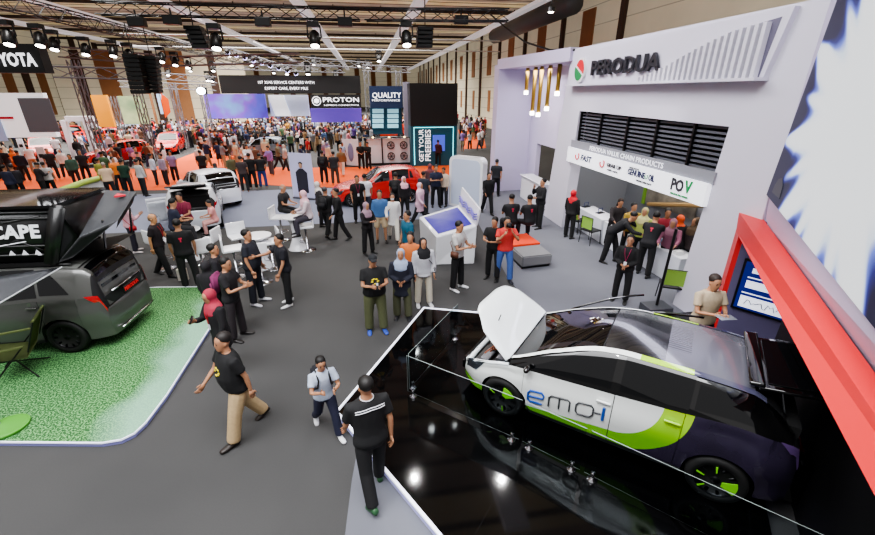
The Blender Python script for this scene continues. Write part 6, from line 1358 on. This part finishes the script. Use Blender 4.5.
for a in P_:
    px, py, f_, ps, h, top, tc, bc, hd_, hc, lb_ = a
    ox = ('mask',) if 'mask' in lb_ else ('lanyard',) if 'lanyard' in lb_ else ()
    g = person(px, py, f_, ps, h, top, tc, 'shorts' if 'shorts' in lb_ else 'skirt' if 'robe' in lb_ else 'trousers', bc, hd_, hc=hc, label=lb_, det=1 if py > 195 else 0, ox=ox)
    if 'backpack' in lb_ and 'beside' not in lb_: backpack(g, (28, 28, 32), {'l': 'large black backpack of the man walking away from the bar tables', 'b': 'dark backpack worn behind the woman in white', 'r': 'dark backpack right of the roll-up banner'}['l' if 'large' in lb_ else 'b' if 'woman in white' in lb_ else 'r'])
    if 'mask' in lb_: bag(g, (150, 108, 50), 'tan handbag of the woman in white with face mask', -1, .92, (.2, .08, .18))
# ================================================================ THE CROWD FARTHER DOWN THE HALL
random.seed(21)
protos = []
for i, (ps, hd_, top, bot, ox) in enumerate((('stand', 'short', 'tee', 'trousers', 0), ('walk', 'short', 'tee', 'trousers', 0), ('stand', 'hijab', 'coat', 'trousers', 0), ('walk2', 'hijab', 'long', 'trousers', 0), ('phone', 'short', 'long', 'trousers', 0), ('hands', 'long', 'tee', 'trousers', 0), ('stand', 'cap', 'tee', 'shorts', 0), ('walk', 'long', 'long', 'wide', 0))):
    g = person(0, 0, 0, ps, 1.66, top, BK, bot, BK, hd_, label='x', det=0, pos=(0, 0, 0), hd=0); protos.append([g['root'], ps, hd_, False])
tops = [((24, 24, 28), 'black', 13), ((216, 216, 220), 'white', 22), ((120, 122, 128), 'grey', 8), ((30, 38, 70), 'navy', 8), ((170, 40, 44), 'red', 3), ((196, 176, 150), 'beige', 11), ((150, 170, 200), 'pale blue', 6), ((140, 110, 170), 'purple', 4), ((206, 150, 60), 'yellow', 3), ((70, 96, 66), 'green', 4), ((206, 130, 140), 'pink', 3), ((96, 66, 50), 'brown', 5), ((214, 110, 56), 'orange', 1)]
bots = [((26, 26, 30), 'black'), ((44, 52, 80), 'jeans'), ((150, 136, 112), 'khaki'), ((70, 70, 76), 'grey')]
scarf = [((30, 30, 34), 'black'), ((200, 180, 170), 'beige'), ((190, 150, 160), 'pink'), ((120, 120, 150), 'blue grey'), ((150, 60, 60), 'maroon'), ((214, 212, 206), 'white')]
marks = [((45, 150), 'the leftmost red car'), ((75, 150), 'the pink robe visitor'), ((120, 155), 'the red car by the orange carpet'), ((150, 165), 'the left end of the orange walkway'), ((172, 145), 'the far red cars'), ((200, 130), 'the silver tower'), ((215, 160), 'the bend of the orange walkway'), ((240, 118), 'the blue LED landscape'), ((262, 168), 'the silver convertible'), ((290, 135), 'the slanted white stripes'), ((290, 160), 'the pale aisle left of the banner'), ((335, 130), 'the wooden handrail'), ((335, 152), 'the roll-up banner'), ((385, 130), 'the orange-red stand cars'), ((395, 150), 'the wheel display'), ((470, 120), 'the right aisle'), ((475, 145), 'the small orange carpet at right'), ((230, 140), 'the middle of the crowd'), ((100, 132), 'the orange hoarding'), ((15, 150), 'the white screen wall'), ((130, 185), 'the left orange carpet')]
used = {}
spots = []
def region(poly_px, n_, mind):
    xs = [p[0] for p in poly_px]; ys = [p[1] for p in poly_px]; tries = 0; c = 0
    while c < n_ and tries < n_ * 40:
        tries += 1; x, y = random.uniform(min(xs), max(xs)), random.uniform(min(ys), max(ys)); ins = False
        for i in range(len(poly_px)):
            (x1, y1), (x2, y2) = poly_px[i], poly_px[i - 1]
            if (y1 > y) != (y2 > y) and x < (x2 - x1) * (y - y1) / (y2 - y1) + x1: ins = not ins
        if not ins: continue
        p = at(x, y)
        if p.x > 15.2 or (p.x < -14 and p.y > 59): continue
        if any((p - q).length < mind for q, *_ in spots): continue
        if any((p - o.location).length < (2.3 if o['category'] == 'car' else .6) for o in blockers): continue
        spots.append((p, x, y)); c += 1
blockers = [o for o in C.objects if not o.parent and o.get('category') in ('car', 'person', 'banner', 'display')]
region([(204, 122), (300, 122), (300, 150), (204, 150)], 74, .55)
region([(204, 148), (240, 150), (300, 148), (318, 160), (305, 172), (240, 180), (200, 172)], 24, .6)
region([(100, 128), (204, 124), (204, 150), (150, 160), (120, 172), (100, 150)], 34, .6)
region([(102, 168), (160, 160), (205, 165), (180, 178), (104, 200)], 14, .55)
region([(0, 140), (100, 138), (100, 172), (0, 178)], 18, .8)
region([(300, 124), (372, 126), (372, 152), (300, 156)], 34, .55)
region([(318, 156), (372, 156), (372, 172), (318, 170)], 5, .7)
region([(459, 118), (484, 116), (486, 150), (460, 152)], 20, .6)
region([(374, 122), (410, 122), (410, 134), (374, 134)], 8, .8)
spots = [s for s in spots if s[2] > 0]
def nearest(x, y):
    m = min(marks, key=lambda m_: (m_[0][0] - x) ** 2 + ((m_[0][1] - y) * 1.8) ** 2); dx, dy = x - m[0][0], y - m[0][1]
    w_ = 'left of' if dx < -7 else 'right of' if dx > 7 else 'in front of' if dy > 2 else 'behind' if dy < -2 else 'beside'; return w_ + ' ' + m[1]
recs = []
def pick(L): return random.choices(L, weights=[q[2] if len(q) > 2 else 1 for q in L])[0]
for (p, x, y) in spots:
    pr = random.choice(protos); rt = pr[0] if not pr[3] else copy_tree(pr[0]); pr[3] = True
    rt.location = (p.x, p.y, 0); rt.rotation_euler = (0, 0, random.uniform(0, 6.28)); s = random.uniform(.9, 1.04) * (.93 if pr[2] in ('hijab', 'long') else 1) * 1.0; rt.scale = (s, s, s)
    tc, bc, sc_ = pick(tops), random.choice(bots), random.choice(scarf); hcn = ''
    for ch in rt.children:
        nm = ch.name.split('.')[0]
        if nm in ('shirt', 'jacket', 'polo_shirt', 'hoodie'): tint(ch, tc[0])
        elif nm in ('trousers', 'shorts'): tint(ch, bc[0])
        elif nm == 'hijab': tint(ch, sc_[0])
        elif nm == 'body': tint(ch, random.choice(((176, 128, 98), (196, 150, 118), (150, 104, 78))))
        elif nm in ('hair', 'cap'): tint(ch, random.choice(((20, 17, 16), (34, 24, 20), (60, 44, 34))))
    hd_ = {'hijab': sc_[1] + ' headscarf', 'long': 'long hair', 'cap': 'cap', 'short': 'short hair'}[pr[2]]
    act = {'stand': 'standing', 'walk': 'walking', 'walk2': 'striding', 'phone': 'using phone', 'hands': 'hands joined'}[pr[1]]
    recs.append((rt, tc[1], bc[1], hd_, act, nearest(x, y), x, y))
from collections import defaultdict
D = defaultdict(list)
for r_ in recs: D['visitor in %s top, %s %s' % (r_[1], act_, r_[5]) if 0 else 'visitor with %s, %s top, %s %s' % (r_[3], r_[1], r_[4], r_[5])].append(r_)
for k, L in D.items():
    if len(L) > 1:
        for r_ in L: r_[0]['label'] = k.replace(' top,', ' top and %s trousers,' % r_[2])
    else: L[0][0]['label'] = k
for r_ in recs:
    w_ = r_[0]['label'].split(); r_[0]['group'] = 'visitors in the far crowd'
    if len(w_) > 16: r_[0]['label'] = ' '.join(w_[:16])
# the many small far heads behind them, nobody could count them
bm = bmesh.new(); random.seed(77)
cl = bm.loops.layers.color.new('Col'); 
def stuff_person(p, s):
    cols = [srgb(pick(tops)[0]), srgb(random.choice(bots)[0]), srgb((176, 128, 98)), srgb(random.choice(((20, 17, 16), (30, 24, 22), scarf[1][0], scarf[3][0])))]
    a = random.uniform(0, 6.28); u = Vector((math.cos(a), math.sin(a), 0)); v_ = Vector((-u.y, u.x, 0))
    def blk(rs, col, n_=7):
        k0 = len(bm.faces); rings(bm, [(p + Vector((0, 0, z * s)) + u * o * s, u * w_ * s, v_ * d_ * s) for z, w_, d_, o in rs], n_); bm.faces.ensure_lookup_table()
        for f in bm.faces[k0:]:
            for l_ in f.loops: l_[cl] = col
    for o in (-.09, .09): blk([(0, .06, .09, o), (.45, .06, .06, o), (.9, .09, .1, o)], cols[1], 6)
    blk([(.82, .17, .12, 0), (1.05, .15, .11, 0), (1.3, .19, .12, 0), (1.44, .12, .08, 0)], cols[0])
    for o in (-.22, .22): blk([(.8, .03, .035, o), (1.1, .04, .04, o), (1.4, .05, .05, o * .9)], cols[0], 5)
    blk([(1.42, .05, .05, 0), (1.5, .055, .07, 0), (1.6, .078, .09, 0)], cols[2]); blk([(1.58, .085, .1, 0), (1.66, .082, .095, 0), (1.73, .03, .04, 0)], cols[3])
for (x0, x1, Y0, Y1, n_) in ((-24, 1.0, 38, 46.5, 190), (-13.5, -1, 49, 70, 300), (-1, 9, 46, 70, 110), (8.2, 14.6, 40, 75, 60), (-34, -14, 42, 58, 150), (-12, -2, 33, 38, 50)):
    for k in range(n_):
        p = Vector((random.uniform(x0, x1), random.uniform(Y0, Y1), 0))
        if any((p - o.location).length < 2.3 for o in blockers if o['category'] == 'car') or any((p - q).length < .45 for q, *_ in spots): continue
        if -.5 < p.x < 4.2 and 39.5 < p.y < 43.5: continue
        if any(q.get('category') == 'screen' and abs(p.y - q.location.y) < .6 for q in C.objects if not q.parent): p.y += 1
        stuff_person(p, random.uniform(.9, 1.03))
cm = mat('far_crowd_cloth', (128, 128, 128), .85); va = cm.node_tree.nodes.new('ShaderNodeVertexColor'); va.layer_name = 'Col'; cm.node_tree.links.new(va.outputs[0], cm.node_tree.nodes['Principled BSDF'].inputs['Base Color'])
o = link('crowd', bm, cm); tag(o, 'dense far crowd of small figures filling the back of the hall below the signs', 'crowd', kind='stuff')
# ================================================================ LIGHT
w = bpy.data.worlds.new('hall_fill'); scene.world = w; w.use_nodes = True
w.node_tree.nodes['Background'].inputs[0].default_value = (.97, .95, .95, 1); w.node_tree.nodes['Background'].inputs[1].default_value = .55
def area(loc, sx, sy, power, col=(1, .97, .93), spread=150, rot=(0, 0, 0)):  # unseen panels added as fill, limited spread hides them from the camera
    l = bpy.data.lights.new('hall_fill', 'AREA'); l.shape = 'RECTANGLE'; l.size = sx; l.size_y = sy; l.energy = power; l.color = col; l.spread = R(spread)
    o = bpy.data.objects.new('hall_fill', l); C.objects.link(o); o.location = loc; o.rotation_euler = rot; return o
area((-4, 1, 11), 14, 8, 2600, (.97, .98, 1)); area((-10, 38, 10.8), 30, 8, 6500); area((-6, 52, 10.8), 30, 14, 12000); area((-28, 42, 10.8), 16, 16, 6000); area((-8, 85, 11), 40, 34, 32000)
def spot(loc, tgt, power, ang=50, col=(1, .98, .95), r=.07, blend=.6):
    l = bpy.data.lights.new('spot_light', 'SPOT'); l.energy = power; l.spot_size = R(ang); l.spot_blend = blend; l.shadow_soft_size = r; l.color = col
    o = bpy.data.objects.new('spot_light', l); C.objects.link(o); o.location = loc
    o.rotation_euler = (Vector(tgt) - Vector(loc)).to_track_quat('-Z', 'Y').to_euler(); return o
for x, y, z, tx_, ty_, pw in ((-1.5, 8.5, 7, 2.8, 4.5, 500), (.8, 9.5, 7, 3, 4.5, 420), (3.5, 9, 7, 3, 4.2, 380), (-1, 2.0, 7.5, 2.5, 4, 420), (2.5, 11.5, 7, 2.5, 5, 300), (-3, 6, 7.5, -5, 7.5, 420), (-7, 12, 7, -5.5, 8, 320), (4, 13, 7, 5.5, 11, 420), (0, 16, 7, -2, 12, 500), (5.0, 8.3, 7, 6.7, 10.5, 260), (4.2, 12.2, 7, 6.7, 13.5, 240), (3, 16, 7, 6.8, 18, 300)):
    spot((x, y, z), (tx_, ty_, .8), pw)
for k, (x, y) in enumerate(((-9, 13), (-9, 19), (-9, 25), (-3.5, 14), (-3.5, 20), (-3.5, 26), (2, 14), (2, 20), (2, 26), (-15, 22), (-21, 27), (7, 26), (-15, 15))): spot((x, y, 9.5), (x, y, 0), 900, 125, r=.12, blend=.8)
area((1.0, 12, 9.5), 3, 8, 500, (.95, .94, 1), 140, (0, R(-62), 0))
area((8.3, 10.3, 4.1), 1.5, 6, 130); area((6.9, 17.5, 5.3), .6, 2.5, 60, (1, .95, 1))
area((6.2, 4.6, 2.3), .8, 1.5, 12, (.85, .82, 1), 160)  # added fill for the violet recess wall
l = area((3.6, 4.9, 2.05), .2, 3, 14, (.8, .8, 1), 160)
scene.view_settings.view_transform = 'AgX'; scene.view_settings.look = 'AgX - Medium High Contrast'; scene.view_settings.exposure = .12
scene.cycles.use_denoising = True; scene.cycles.max_bounces = 6; scene.cycles.diffuse_bounces = 3; scene.cycles.glossy_bounces = 3; scene.cycles.transmission_bounces = 5; scene.cycles.transparent_max_bounces = 6
scene.cycles.caustics_reflective = False; scene.cycles.caustics_refractive = False; scene.cycles.sample_clamp_indirect = 4
bpy.data.scenes.remove(WS)
